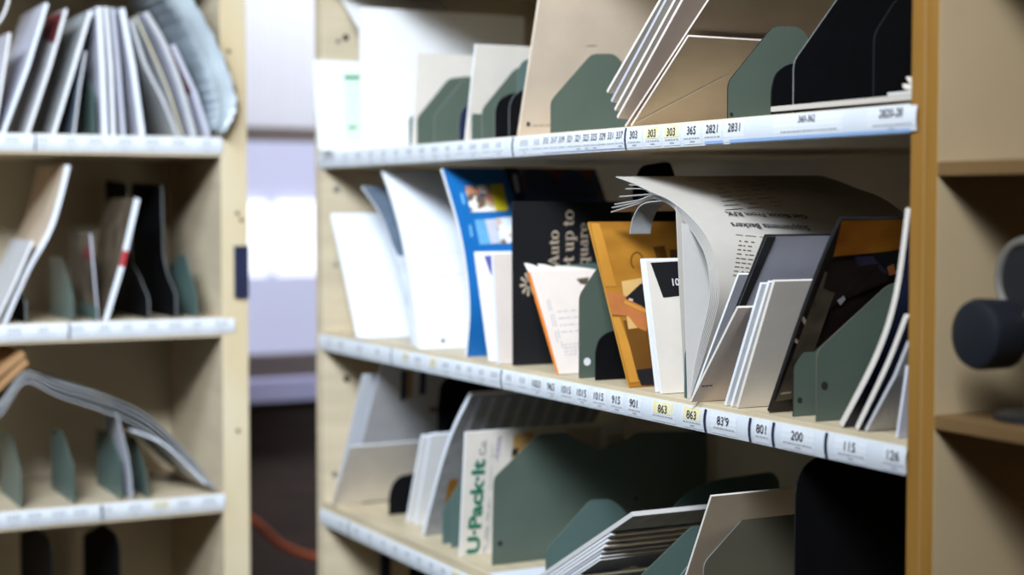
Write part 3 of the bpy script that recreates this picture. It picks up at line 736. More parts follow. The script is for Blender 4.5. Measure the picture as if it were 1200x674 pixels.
prints(s, 'flap_line', [('p', [(479, 299), (548, 295), (548, 296), (479, 300)], 'inkfaint')] + bars(490, 326, 545, 320, 0, 0, 1, 'inkfaint', .6))
s = slab('magazine', 'blue catalogue with small photographs on its bowed cover', 'magazine', GM, R, 'mid', [(547, 412), (551, 360), (547, 310), (538, 262), (518, 196)], .010, .27, .007, 'blue', 'white', curved=True)
g = []
prints(s, 'cover_photo', quadgrid([(544, 219), (576, 217), (583, 248), (552, 249)], 'photo1'))
prints(s, 'cover_photo', quadgrid([(574, 217), (589, 216), (596, 247), (581, 248)], 'photoyellow', 5, .0012))
prints(s, 'cover_photo', quadgrid([(556, 258), (584, 256), (588, 286), (562, 287)], 'skyprint') + quadgrid([(568, 258), (581, 257), (585, 285), (575, 286)], 'lav', 5, .0013))
prints(s, 'cover_photo', quadgrid([(581, 256), (610, 254), (612, 285), (586, 286)], 'photo2', 5, .0012))
prints(s, 'cover_lettering', quadgrid([(600, 205), (605, 205), (609, 226), (604, 226)], 'lav', 3, .0014))
prints(s, 'cover_photo', quadgrid([(607, 197), (745, 190), (745, 234), (616, 238)], 'photo3', 5))
prints(s, 'cover_band', quadgrid([(590, 197), (606, 197), (616, 236), (604, 238)], 'navy', 5)); prints(s, 'cover_caption', quadgrid([(539, 227), (542, 227), (545, 240), (542, 240)], 'skyprint', 2, .0012)); prints(s, 'cover_caption', quadgrid([(549, 264), (552, 264), (554, 278), (551, 278)], 'skyprint', 2, .0012))
s = slab('envelope', 'white envelope with a purple corner print beside the blue catalogue', 'envelope', GE, R, 'mid', [(574, 420), (557, 295)], .008, .10, .005, 'white', 'white')
prints(s, 'corner_print', [('p', [(567, 300), (584, 299), (583, 333), (574, 320)], 'purple')])
slab('envelope', 'blush white envelope standing hard against the black magazine', 'envelope', GE, R, 'mid', [(585, 427), (578, 298)], .0, .085, .007, 'pink', 'bluewhite')
s = slab('magazine', 'black magazine with tan lettering printed sideways', 'magazine', GM, R, 'mid', [(602, 430), (601, 236)], .008, .26, .004, 'black', 'black')
T = lambda t, a, b, tall=1., bold=.02: ('t', t, a, b, 'tanink', tall, bold)
def serif_print(s, words):
    it = []
    for t, a, b in words: it.append(('s', t, a, b, 'tanink', 1.0))
    return it
prints(s, 'cover_lettering', serif_print(s, [('Auto', (654.5, 312), (654.5, 270)), ('Set up to', (672, 330), (672, 246)), ('Square', (688.5, 322), (689, 261))]))
pet = []
cx, cy = 619, 333
for k in range(9):
    a = k * 2 * math.pi / 9 + .2; ca, sa = math.cos(a), math.sin(a)
    def q(r, w): return (cx + 0.72 * (r * ca - w * sa), cy + (r * sa + w * ca))
    pet.append(('p', [q(3, -.8), q(13, -2.0), q(14.5, 0), q(13, 2.0), q(3, .8)], 'tanink'))
prints(s, 'printed_flower', pet)
divider('shelf_divider', 'teal divider top showing behind the orange-spined booklet', R, 'mid', [(640, 430), (642, 322), (645, 312), (700, 308), (712, 312)], .06, 'teal', group=GD)
slab('envelope', 'grey windowed envelope peeking above the orange-spined booklet', 'envelope', GE, R, 'mid', [(655, 431), (647, 317)], .06, .14, .003, 'grey', 'cream')
s = slab('booklet', 'white booklet with orange spine and printed text, pages fluttering at its top', 'booklet', GM, R, 'mid', [(655, 433), (640, 380), (621, 318)], .006, .115, .0080, 'pink', 'orange')
it = []
for k, (a, b) in enumerate((((641, 352), (655, 404)), ((643, 350), (660, 408)))): it += bars(a[0], a[1], b[0], b[1], 2.5, 0, 1, 'inkfaint', .9)
it += bars(653, 365, 676, 363, 1.5, 8, 4, 'inkfaint', .9, .6) + bars(660, 404, 679, 402, .5, 4, 4, 'inkfaint', .8, .6)
prints(s, 'printed_text', it)
prints(s, 'printed_logo', [('p', [(675, 327), (690, 325), (688, 334), (680, 333)], 'umber')])
for k, (a, b, c) in enumerate(((.0, .026, .026), (.022, .054, .022), (.050, .11, .019))):
    mb = MB(); vs = []
    tl, tz = s.P[-1]; n = 8
    for i in range(n + 1):
        w = a + (b - a) * i / n; hgt = c * (1 - (i / n) ** 2) + .001
        vs += [R.W(s.inset + w, tl + .002 + .004 * k, tz - .004), R.W(s.inset + w, tl + .004 + .004 * k + hgt * .5, tz + hgt * (.4 if k < 2 else .3))]
    mb.mesh(vs, [(2 * i, 2 * i + 2, 2 * i + 3, 2 * i + 1) for i in range(n)], M['cream']); mb.build('loose_page', s.o, smooth=True)
divider('shelf_divider', 'sage divider with a round white sticker at its foot, beside the booklet', R, 'mid', [(679, 434), (677, 346), (706, 306), (740, 300), (760, 300)], .006, 'green', edge='olive', holes=[(688, 424, .0052)], hole='stickerw', group=GD)
divider('shelf_divider', 'low black rounded divider left of the golden brochure', R, 'mid', [(698, 436), (698, 412), (702, 398), (711, 390), (726, 386), (760, 384)], .012, 'blackmetal', edge='black', group=GD)
divider('shelf_divider', 'tall black plate in the shadows behind the golden brochure', R, 'mid', [(740, 430), (740, 300), (742, 216), (752, 194), (785, 189), (794, 215)], .09, 'blackmetal', edge='black', group=GD)
s = slab('brochure', 'golden brochure showing an arm holding a phone', 'brochure', GM, R, 'mid', [(738, 451), (690, 260)], .006, .16, .004, 'goldprint', 'goldlight')
prints(s, 'cover_photo', [
    ('p', [(692, 262), (703, 262), (722, 336), (708, 336)], 'goldlight', .0006),
    ('p', [(714, 372), (726, 372), (752, 447), (738, 449)], 'goldlight', .0006),
    ('p', [(702, 262), (798, 258), (798, 330), (729, 334), (716, 310)], 'goldprint', .0006),
    ('p', [(728, 330), (752, 326), (752, 384), (736, 386)], 'boxprint', .0008),
    ('p', [(730, 376), (770, 372), (770, 440), (748, 446)], 'golddark', .0007),
    ('p', [(745, 434), (775, 430), (775, 451), (751, 452)], 'black', .0009),
    ('p', [(709, 342), (724, 344), (734, 348), (752, 360), (760, 378), (757, 389), (746, 384), (736, 371), (714, 369)], 'skin', .0010),
    ('p', [(732, 350), (750, 333), (764, 336), (764, 364), (758, 362)], 'black', .0014),
    ('p', [(731, 352), (758, 364), (758, 368), (731, 356)], 'goldlight', .0013),
    ('p', [(736, 350), (741, 351), (741, 354), (736, 353)], 'tanink', .0017)]
    + [('p', [(746 + 6 * math.cos(a), 306 + 9 * math.sin(a)), (746 + 6 * math.cos(a + .5), 306 + 9 * math.sin(a + .5)), (746 + 8 * math.cos(a + .5), 306 + 11 * math.sin(a + .5)), (746 + 8 * math.cos(a), 306 + 11 * math.sin(a))], 'golddark', .0009) for a in [2.1 + .5 * k for k in range(8)]]
    + [('p', [(765, 290), (778, 288), (782, 304), (770, 306)], 'golddark', .0009), ('p', [(784, 293), (797, 292), (797, 304), (786, 305)], 'golddark', .0009)])
slab('envelope', 'white envelope behind the one with the black flap panel', 'envelope', GE, R, 'mid', [(770, 452), (752, 303)], .008, .11, .004, 'white', 'white')
s = slab('envelope', 'white envelope with a black flap-shaped panel, right of the golden brochure', 'envelope', GE, R, 'mid', [(776, 454), (757, 306)], .004, .11, .0045, 'cream', 'white')
prints(s, 'black_panel', [('p', [(762, 308), (800, 306), (802, 346), (777, 349)], 'black'), ('t', '10', (788, 335), (796, 334.6), 'stickerw', 1., .01, .0010)])
# newspaper: sheets folded over to the left
nr = empty('newspaper', R.W(.01, R.hit(808, 455, .01)[0], 1.0788)); tag(nr, 'folded newspaper curling over to the left, its upside-down headline in shadow', 'newspaper', 'newspapers in the right case')
def sheet(pts, inset, Wd, t, face, edge, curved=True, rise=0., skew=0., snap=True):
    q = Slab(R, 'mid', pts, inset, Wd, t, M[face], M[edge], curved=curved, rise=rise, skew=skew, snap=snap); mb = MB(); q.body(mb); q.o = mb.build('page', nr, smooth=True); return q
tips = [((722, 207), (742, 214)), ((737, 216), (752, 218)), ((733, 221), (752, 221)), ((726, 230), (750, 228)), ((720, 239), (748, 234)), ((717, 243), (748, 236)), ((716, 248), (748, 238))]
for k, (tp, md) in enumerate(tips):
    o_ = k * 1.7
    q = sheet([(809 - k * .6, 456), (828 - o_ * .8, 398), (842 - o_, 345), (839 - o_, 305), (828 - o_, 275 + k * .8), (808 - o_ * .7, 251 + k), (785, 233 + k * 1.1), (764, 224 + k * 1.3), md, tp], .006 + .0015 * k, .315 - .004 * k, .0008, 'news', 'newsedge', rise=.015, skew=0.)
    if k == 0: top_page = q
s = top_page
def up(t, a, b, bold=.015): return ('t', t, a, b, 'ink', 1.1, bold, .0016)
prints(s, 'headline', [up('Get Boost From RFK', (943, 253), (848, 249)), up('Supplements Backers', (946, 266), (855, 262))])
it = bars(862, 275, 905, 279, 0, 0, 1, 'umber', .7)
for k in range(9): it += bars(866 - k * .9, 282 + k * 5, 886 - k * .9, 284 + k * 5, 0, 0, 1, 'umber', 1.2, .8)
prints(s, 'news_column', it); it = []
for k in range(7): it += bars(838 + k * 2, 216 + k * 5, 905 + k * 2, 211 + k * 5, 0, 0, 1, 'umber', .7, .8)
prints(s, 'news_column', it)
sheet([(803, 452), (797, 350), (792, 238)], .008, .10, .0008, 'news', 'newsedge', curved=False)
sheet([(806, 454), (803, 360), (799, 262)], .006, .05, .0008, 'newsedge', 'newsedge', curved=False)
q = sheet([(738, 274), (741, 258), (748, 244), (757, 238), (772, 236)], .010, .03, .0008, 'newsgrey', 'newsedge', snap=False)
divider('shelf_divider', 'narrow teal divider edge in front of the folded newspaper', R, 'mid', [(803, 452), (803, 412), (812, 398), (830, 392)], .006, 'teal', dmax=.12, group=GD)
slab('envelope', 'thin white envelope against the newspaper, left of the black-bordered folder', 'envelope', GE, R, 'mid', [(812, 453), (866, 322)], .006, .16, .003, 'grey', 'white')
s = slab('folder', 'lavender-grey folder with a black border, leaning on the newspaper', 'folder', GM, R, 'mid', [(821, 452), (898, 277)], .006, .20, .004, 'lav', 'black')
prints(s, 'black_border', [('p', [(819, 454), (896, 277), (909, 277), (832, 454)], 'black', .0008)])
prints(s, 'top_strip', [('p', [(898, 274), (972, 267), (972, 270), (898, 277)], 'grey', .0007)])
s = slab('envelope', 'off-white envelope slumped low in front of the black-bordered folder', 'envelope', GE, R, 'mid', [(810, 458), (865, 361)], -.012, .16, .003, 'pink', 'cream')
prints(s, 'printed_mark', bars(822, 452, 835, 451, 0, 0, 1, 'ink', 1.2))
for k, (a, b, f) in enumerate((((851, 470), (893, 333), 'bluewhite'), ((858, 472), (902, 331), 'white'), ((865, 473), (908, 330), 'cream'))):
    slab('envelope', ('white envelope at the back of the set of three on the middle shelf', 'middle white envelope of the set of three on the middle shelf', 'front blush envelope of the set of three, left of the dark photo magazine')[k],
         'envelope', GE, R, 'mid', [a, b], .004, .13, .004, 'cream' if k == 2 else 'white', f)
s = slab('magazine', 'dark glossy magazine with a shadowy photograph and an amber sky', 'magazine', GM, R, 'mid', [(902, 474), (935, 380), (962, 310), (986, 257)], .010, .26, .005, 'darkprint', 'black', curved=True)
prints(s, 'cover_photo', quadgrid([(986, 258), (1064, 252), (1066, 292), (976, 300)], 'amber', 4, .0010)
    + [('p', [(908, 470), (934, 466), (985, 322), (966, 318)], 'umber', .0010), ('p', [(914, 462), (926, 460), (946, 408), (934, 404)], 'tan', .0012), ('p', [(938, 470), (954, 466), (962, 420), (946, 424)], 'black', .0013), ('p', [(972, 306), (1040, 300), (1040, 330), (990, 350), (955, 372)], 'darkprint', .0012),
       ('p', [(1000, 300), (1046, 298), (1052, 318), (1010, 322)], 'slateprint', .0014), ('p', [(948, 366), (972, 328), (977, 328), (955, 366)], 'tanink', .0012),
       ('p', [(975, 345), (982, 335), (990, 350), (984, 357)], 'grey', .0016), ('p', [(1020, 296), (1056, 291), (1060, 312), (1048, 322), (1030, 308)], 'black', .0018), ('p', [(1038, 312), (1046, 308), (1049, 320), (1041, 322)], 'skin', .0020)]
    + [('p', [(935 + 8 * math.cos(a), 386 + 12 * math.sin(a)), (935 + 8 * math.cos(a + .55), 386 + 12 * math.sin(a + .55)), (935 + 12 * math.cos(a + .55), 386 + 17 * math.sin(a + .55)), (935 + 12 * math.cos(a), 386 + 17 * math.sin(a))], 'tanink', .0016) for a in [.55 * k for k in range(11)]])
divider('shelf_divider', 'left of two sage dividers before the bowed magazines on the middle shelf', R, 'mid', [(930, 474), (930, 430), (938, 417), (1000, 350), (1030, 342), (1060, 342)], .014, 'green', edge='black', holes=[(937, 469, .003)], group=GD)
divider('shelf_divider', 'right of two sage dividers before the bowed magazines, with a dark screw hole', R, 'mid', [(957, 481), (957, 411), (1042, 333), (1075, 328), (1100, 330)], .010, 'green', edge='olive', holes=[(966, 452, .0042)], group=GD)
s = slab('magazine', 'bowed magazine with white page edges and dark blue cover, first beside the sage dividers', 'magazine', GM, R, 'mid', [(988, 474), (1030, 400), (1053, 335), (1067, 245)], .004, .25, .007, 'navy', 'cream', curved=True)
s = slab('magazine', 'second bowed magazine with white page edges, nearer the amber post', 'magazine', GM, R, 'mid', [(1006, 484), (1042, 420), (1064, 372)], .004, .25, .006, 'navy', 'cream', curved=True)
slab('envelope', 'grey envelope leaning beside the amber post on the middle shelf', 'envelope', GE, R, 'mid', [(1016, 496), (1050, 438), (1066, 402)], .006, .23, .004, 'grey', 'grey')
slab('envelope', 'pale lavender envelope tight against the amber post on the middle shelf', 'envelope', GE, R, 'mid', [(1052, 512), (1066, 430)], .002, .20, .003, 'lav', 'bluewhite')

# ------------------------------------------------------------------ BOTTOM SHELF, right case
slab('envelope', 'lavender-white envelope at the far left behind the grey one on the bottom shelf', 'envelope', GE, R, 'bot', [(391, 598), (425, 440)], .015, .15, .002, 'bluewhite', 'bluewhite')
s = slab('magazine', 'white brochure with dark vertical bars at the far end of the bottom shelf', 'magazine', GM, R, 'bot', [(406, 600), (448, 423)], .03, .20, .002, 'grey', 'bluewhite')
prints(s, 'dark_bars', [('p', [(470, 434), (477, 434), (476, 468), (469, 470)], 'navy'), ('p', [(477, 434), (484, 434), (483, 466), (476, 467)], 'kraft')])
prints(s, 'dark_bar', [('p', [(492, 434), (500, 434), (499, 462), (491, 463)], 'navy')])
prints(s, 'red_mark', [('p', [(503, 478), (512, 477), (512, 482), (503, 483)], 'darkred')])
divider('shelf_divider', 'sage divider with sloped edge behind the grey envelope on the bottom shelf', R, 'bot', [(424, 608), (424, 552), (484, 486), (512, 480), (560, 476)], .05, 'teal', group=GD)
divider('shelf_divider', 'tall black arched divider behind the striped magazine on the bottom shelf', R, 'bot', [(513, 610), (513, 480), (516, 452), (524, 442), (540, 436), (640, 430)], .11, 'blackmetal', edge='black', group=GD)
slab('envelope', 'pale grey envelope slumped at the far end of the bottom shelf', 'envelope', GE, R, 'bot', [(389, 600), (411, 524)], -.006, .155, .004, 'cream', 'grey')
divider('shelf_divider', 'low dark rounded divider before the pale grey envelope on the bottom shelf', R, 'bot', [(456, 605), (456, 580), (461, 566), (469, 558), (500, 552)], .05, 'blackmetal', edge='navy', dmax=.25, group=GD)
for k, (a, b) in enumerate((((477, 612), (495, 512)), ((487, 618), (505, 510)))):
    slab('envelope', ('left of two white envelopes before the striped magazine', 'right of two white envelopes before the striped magazine')[k], 'envelope', GE, R, 'bot', [a, b], .05, .07, .006, 'white', 'bluewhite')
s = slab('magazine', 'thick bowed magazine with grey striped cover on the bottom shelf', 'magazine', GM, R, 'bot', [(497, 628), (514, 560), (530, 510), (552, 464)], .03, .25, .008, 'newsgrey', 'bluewhite', curved=True)
it = []
for k in range(9): x = 560 + k * 17; it += quadgrid([(x, 464), (x + 5, 464), (x - 12, 510), (x - 18, 510)], 'grey' if k % 2 else 'lav', 4, .0012)
prints(s, 'light_stripes', it)
prints(s, 'gold_print', quadgrid([(526, 562), (536, 560), (530, 590), (520, 592)], 'goldprint', 3, .0014))
divider('shelf_divider', 'teal divider left of a pair, behind the white mailer with green lettering', R, 'bot', [(519, 640), (519, 596), (530, 580), (540, 574)], .03, 'teal', dmax=.2, group=GD)
divider('shelf_divider', 'teal divider right of a pair, behind the white mailer with green lettering', R, 'bot', [(529, 644), (529, 580), (540, 566), (560, 560)], .03, 'teal', dmax=.2, group=GD)
s = slab('envelope', 'white mailer with large green lettering running up its left edge', 'envelope', GE, R, 'bot', [(539, 652), (546, 507)], .012, .28, .005, 'cream', 'white')
prints(s, 'green_lettering', [('t', 'U·Pack·It', (561, 648), (568, 538), 'greenink', .74, .04), ('t', 'Co.', (568.5, 533), (570, 515), 'umber', .9, .0)])
prints(s, 'printed_line', bars(571, 644, 577, 516, 0, 0, 1, 'greenink', .5))
prints(s, 'printed_text', [('t', '.com', (583, 540), (588, 512), 'purple', .7, .0)])
prints(s, 'small_print', bars(566, 648, 572, 590, 0, 0, 1, 'inkfaint', 2.0, .4))
prints(s, 'printed_panel', [('p', [(602, 509), (626, 507), (620, 530), (598, 548)], 'boxprint'), ('p', [(600, 526), (608, 525), (605, 534), (599, 535)], 'ink', .0008)])
prints(s, 'printed_panel', [('p', [(664, 503), (704, 500), (702, 528), (665, 528)], 'tan')])
prints(s, 'printed_text', bars(712, 512, 732, 510, 0, 5, 3, 'ink', 1.8))
divider('shelf_divider', 'large sage divider with a wavy top in front of the lettered mailer', R, 'bot', [(577, 658), (579, 560), (632, 509), (664, 507), (682, 518), (708, 527), (728, 520), (746, 507), (848, 503)], .03, 'green', edge='green', holes=[(586, 637, .004), (745, 584, .003)], group=GD, dmax=.41)
# white label card lying on the shelf front
mb = MB(); ca = [R.hit(x, 660, .0)[0] for x in (572, 660)]
mb.box((1.045 + .001, ca[1], .7725), (1.045 + .20, ca[0], .7731), M['bluewhite'])
tag(mb.build('label_sheet'), 'white sheet lying flat at the foot of the large sage divider', 'paper')
divider('shelf_divider', 'sage divider directly left of the fanned stack of mail', R, 'bot', [(640, 672), (640, 645), (692, 586), (716, 585), (730, 596), (742, 612), (800, 616)], .03, 'teal', edge='green', group=GD)
divider('shelf_divider', 'sage divider whose rounded top shows far back behind the fanned mail', R, 'bot', [(690, 682), (690, 650), (740, 625), (770, 612), (786, 598), (806, 578), (836, 563), (905, 553), (913, 562), (915, 600)], .03, 'teal', edge='teal', group=GD, dmax=.41)
names = ['grey newspaper section on top of the fanned mail stack', 'white leaflet directly under the newspaper in the fanned mail stack', 'third piece down in the fanned mail stack', 'fourth piece down in the fanned mail stack', 'fifth piece down in the fanned mail stack', 'sixth piece down in the fanned mail stack', 'dark postcard with tan lettering in the fanned mail stack', 'lowest white leaflet of the fanned mail stack']
A_ = R.hit(646, 672, .01); B_ = R.hit(745, 605, .01); u_ = (B_[0] - A_[0], B_[1] - A_[1]); L0 = math.hypot(*u_); u_ = (u_[0] / L0, u_[1] / L0); nv = (u_[1], -u_[0])
fan = [('newsgrey', 'newsedge', .28, 1.0, .006), ('pink', 'bluewhite', .16, .74, .0031), ('pink', 'white', .15, .69, .0031), ('pink', 'white', .145, .65, .0031), ('lav', 'lav', .14, .60, .0031), ('pink', 'white', .135, .57, .0031), ('navy', 'white', .13, .55, .002), ('white', 'white', .12, .3, .002)]
fs_ = []; off_ = 0.
for k, (f, e, wd, ln, th) in enumerate(fan):
    off_ += th + .0009 if k else 0
    a_ = (A_[0] - nv[0] * off_, A_[1] - nv[1] * off_); q_ = (.7735 - a_[1]) / u_[1]; q_ = max(q_, -.2)
    a_ = (a_[0] + u_[0] * q_, a_[1] + u_[1] * q_); e_ = (A_[0] - nv[0] * off_ + u_[0] * L0 * ln, A_[1] - nv[1] * off_ + u_[1] * L0 * ln)
    fs_.append(slab('leaflet' if k else 'newspaper', names[k], 'newspaper' if k == 0 else 'leaflet', 'fanned mail on the bottom shelf', R, 'bot', [a_, ((a_[0] + e_[0]) / 2, (a_[1] + e_[1]) / 2), e_], .006 + .0008 * k, wd, th, f, e, raw=True, snap=False))
prints(fs_[6], 'tan_lettering', [('t', '2025', (716, 674), (748, 664), 'tanink', 1.2, .02)])
divider('shelf_divider', 'sage divider sloping up directly right of the fanned mail', R, 'bot', [(748, 700), (748, 678), (811, 617), (836, 615), (850, 630), (880, 634)], .012, 'teal', edge='green', group=GD)
slab('envelope', 'tan envelope leaning between two dividers at the near end of the bottom shelf', 'envelope', GE, R, 'bot', [(778, 706), (834, 582)], .012, .19, .003, 'tan', 'cream')
divider('shelf_divider', 'dark sage divider with pale sloping edge in front of the tan envelope', R, 'bot', [(788, 716), (788, 690), (804, 666), (838, 633), (862, 630)], .012, 'teal', edge='edgegrey', group=GD)
divider('shelf_divider', 'brownish olive divider with clipped corner, left of the big black plate', R, 'bot', [(823, 724), (825, 660), (889, 588), (926, 587), (945, 595), (990, 600)], .012, 'olive', edge='edgegrey', group=GD)
divider('shelf_divider', 'big black divider with rounded corner at the near end of the bottom shelf', R, 'bot', [(931, 752), (930, 580), (936, 556), (950, 540), (966, 532), (1200, 525)], .012, 'blackmetal', edge='black', group=GD)
divider('shelf_divider', 'black rounded divider just below the bottom shelf strip', R, 'low', [(480, 800), (480, 668), (486, 660), (500, 655), (620, 640)], .05, 'blackmetal', edge='black', group=GD)
mb = MB(); d_, z_ = R.hitl(450, 660, Y1 - .004); mb.box((1.045 + d_ - .006, Y1 - .012, .43801 + .0005), (1.045 + d_ + .010, Y1 - .0005, .722), M['navy']); mb.build('slot_strip', case)  # navy strip put in for the dark of a vertical slot

# ------------------------------------------------------------------ LEFT CASE
GL = 'magazines and mail on the left case'; GLD = 'metal dividers in the left case'
def left(name, label, cat, sh, pts, Wd, t, face, edge, inset=.012, **k): return slab(name, label, cat, GL, Lf, sh, pts, inset, Wd, t, face, edge, **k)
left('envelope', 'white envelope edge at the extreme left of the top left shelf', 'envelope', 'top', [(-8, 157), (10, 38)], .2, .004, 'lav', 'white')
left('magazine', 'tall pale magazine leaning, leftmost full one on the top left shelf', 'magazine', 'top', [(2, 157), (30, 80), (53, 3)], .21, .006, 'lav', 'bluewhite')
s = left('magazine', 'leaning magazine with a dark red top panel on the top left shelf', 'magazine', 'top', [(31, 157), (56, 80), (76, 10)], .21, .005, 'grey', 'white')
prints(s, 'red_panel', [('p', [(74, 13), (54, 18), (50, 46), (66, 50)], 'darkred')])
left('magazine', 'greenish magazine leaning left of the upright white bundle', 'magazine', 'top', [(61, 157), (84, 80), (104, 12)], .21, .006, 'newsgrey', 'white')
left('leaflet', 'short dark leaflet between the greenish magazine and the upright white bundle', 'leaflet', 'top', [(85, 156), (92, 100), (99, 60)], .2, .004, 'darkblue', 'grey')
divider('shelf_divider', 'teal divider in shadow left of the upright white bundle', Lf, 'top', [(110, 157), (109, 110), (98, 80), (88, 78)], .012, 'teal', group=GLD)
for k, (a, m_, b, e) in enumerate((((120, 158), (117, 80), (113, 8), 'bluewhite'), ((131, 158), (128, 80), (122, 8), 'white'), ((143, 158), (137, 80), (130, 9), 'lav'), ((164, 159), (153, 80), (140, 10), 'bluewhite'))):
    left('magazine', ('first white magazine of the upright bundle on the top left shelf', 'second white magazine of the upright bundle on the top left shelf', 'third, greyer magazine of the upright bundle on the top left shelf', 'rightmost blue-white magazine of the upright bundle on the top left shelf')[k], 'magazine', 'top', [a, m_, b], .21, (.009, .006, .006, .009)[k], 'lav', e)
left('magazine', 'bowed grey magazine right of the upright white bundle', 'magazine', 'top', [(206, 160), (190, 120), (168, 75), (152, 24)], .21, .006, 'newsgrey', 'grey', curved=True)
left('magazine', 'thin magazine with a yellow spine on the top left shelf', 'magazine', 'top', [(213, 160), (196, 105), (175, 55), (158, 20)], .21, .0025, 'grey', 'yellow', curved=True)
left('magazine', 'thick grey magazine right of the yellow-spined one', 'magazine', 'top', [(225, 160), (208, 100), (189, 52), (168, 16)], .21, .009, 'lav', 'grey', curved=True)
s = left('envelope', 'lavender envelope with dark red print leaning inside the curve of the plastic mailer', 'envelope', 'top', [(242, 160), (226, 110), (200, 54)], .2, .008, 'lav', 'lav', inset=.008)
prints(s, 'red_panel', [('p', [(201, 56), (180, 56), (196, 120), (226, 108)], 'darkred')])
OUT = catmull([Lf.hit(x, y, -.03) for x, y in ((262, 157), (274, 140), (279, 118), (266, 72), (244, 26), (222, -10), (206, -26))])
INN = catmull([Lf.hit(x, y, -.03) for x, y in ((254, 150), (254, 130), (250, 108), (240, 76), (219, 32), (199, 4), (186, -12))])
mb = MB(); loops = []
zt_ = 1.4250
for d, lmax, f in ((-.030, 9, .35), (-.034, 9, .75), (-.024, 9, 1.), (-.004, .8800, 1.), (.004, .8795, 1.), (.10, .8795, 1.), (.215, .8790, .7), (.22, .8790, .3)):
    lp_ = []
    for i, (o_, n_) in enumerate(zip(OUT, INN)):
        c_ = ((o_[0] + n_[0]) / 2, (o_[1] + n_[1]) / 2)
        lp_.append((Lf.W(d, min(c_[0] + (o_[0] - c_[0]) * f + .002 * math.sin(i * 1.9 + d * 90), lmax), max(c_[1] + (o_[1] - c_[1]) * f, zt_ if d > -.005 else zt_)), Lf.W(d, min(c_[0] + (n_[0] - c_[0]) * f + .0015 * math.sin(i * 2.3), lmax - .004), max(c_[1] + (n_[1] - c_[1]) * f, zt_))))
    loops.append([p[0] for p in lp_] + [p[1] for p in reversed(lp_)])
nn_ = len(loops[0]); fs2 = [tuple(range(nn_)), tuple((len(loops) - 1) * nn_ + k for k in range(nn_))]
for a in range(len(loops) - 1):
    for k in range(nn_): fs2.append((a * nn_ + k, a * nn_ + (k + 1) % nn_, (a + 1) * nn_ + (k + 1) % nn_, (a + 1) * nn_ + k))
mb.mesh([p for L_ in loops for p in L_], fs2, M['plastic'])
tag(mb.build('envelope', smooth=True), 'puffy grey-blue plastic mailer bulging over the right end of the top left shelf', 'envelope', GL)
# white cord tip at the top-left corner
# middle
s = left('magazine', 'large magazine with white page edges leaning at the left of the middle left shelf', 'magazine', 'mid', [(2, 378), (30, 315), (55, 270), (68, 230), (77, 193)], .23, .008, 'tan', 'bluewhite', curved=True)
left('magazine', 'shorter magazine leaning in front of the large one on the middle left shelf', 'magazine', 'mid', [(-7, 378), (16, 330), (37, 282)], .18, .004, 'grey', 'white', inset=.0)
divider('shelf_divider', 'low black divider at the left of the middle left shelf', Lf, 'mid', [(30, 376), (30, 355), (24, 345), (10, 340)], .012, 'blackmetal', edge='edgegrey', group=GLD)
divider('shelf_divider', 'sage divider with pointed top at the left of the middle left shelf', Lf, 'mid', [(86, 376), (85, 348), (72, 302), (60, 300)], .012, 'teal', edge='green', group=GLD)
s = left('leaflet', 'brownish leaflet with a pink patch behind the second sage divider', 'leaflet', 'mid', [(114, 374), (110, 330), (105, 274)], .16, .003, 'umber', 'lav')
prints(s, 'pink_patch', [('p', [(107, 290), (98, 290), (98, 304), (108, 304)], 'darkred')])
divider('shelf_divider', 'second sage divider on the middle left shelf, below the leaflet', Lf, 'mid', [(113, 375), (112, 345), (103, 308), (90, 304)], .010, 'teal', edge='green', group=GLD)
s = left('magazine', 'upright-leaning magazine with a red patch on its white edge', 'magazine', 'mid', [(121, 375), (140, 310), (158, 232)], .20, .009, 'umber', 'bluewhite')
mb = MB(); q = s
for (ia, ib) in ((.98, 1.22),):
    A = [q.pt(ia, -.0006, 0), q.pt(ib, -.0006, 0), q.pt(ib, -.0006, q.t), q.pt(ia, -.0006, q.t)]; mb.poly(A, M['red'])
mb.build('red_patch', q.o)
divider('shelf_divider', 'black curved divider, left of the tall pair on the middle left shelf', Lf, 'mid', [(174, 374), (174, 350), (164, 326), (153, 305), (148, 215), (100, 213)], .012, 'blackmetal', edge='edgegrey', group=GLD)
divider('shelf_divider', 'black curved divider, right of the tall pair on the middle left shelf', Lf, 'mid', [(206, 374), (206, 345), (196, 322), (191, 300), (189, 217), (150, 215)], .012, 'blackmetal', edge='edgegrey', group=GLD)
divider('shelf_divider', 'pale teal divider at the right end of the middle left shelf', Lf, 'mid', [(231, 374), (229, 345), (217, 299), (209, 298), (204, 310)], .012, 'teal', edge='teal', group=GLD)
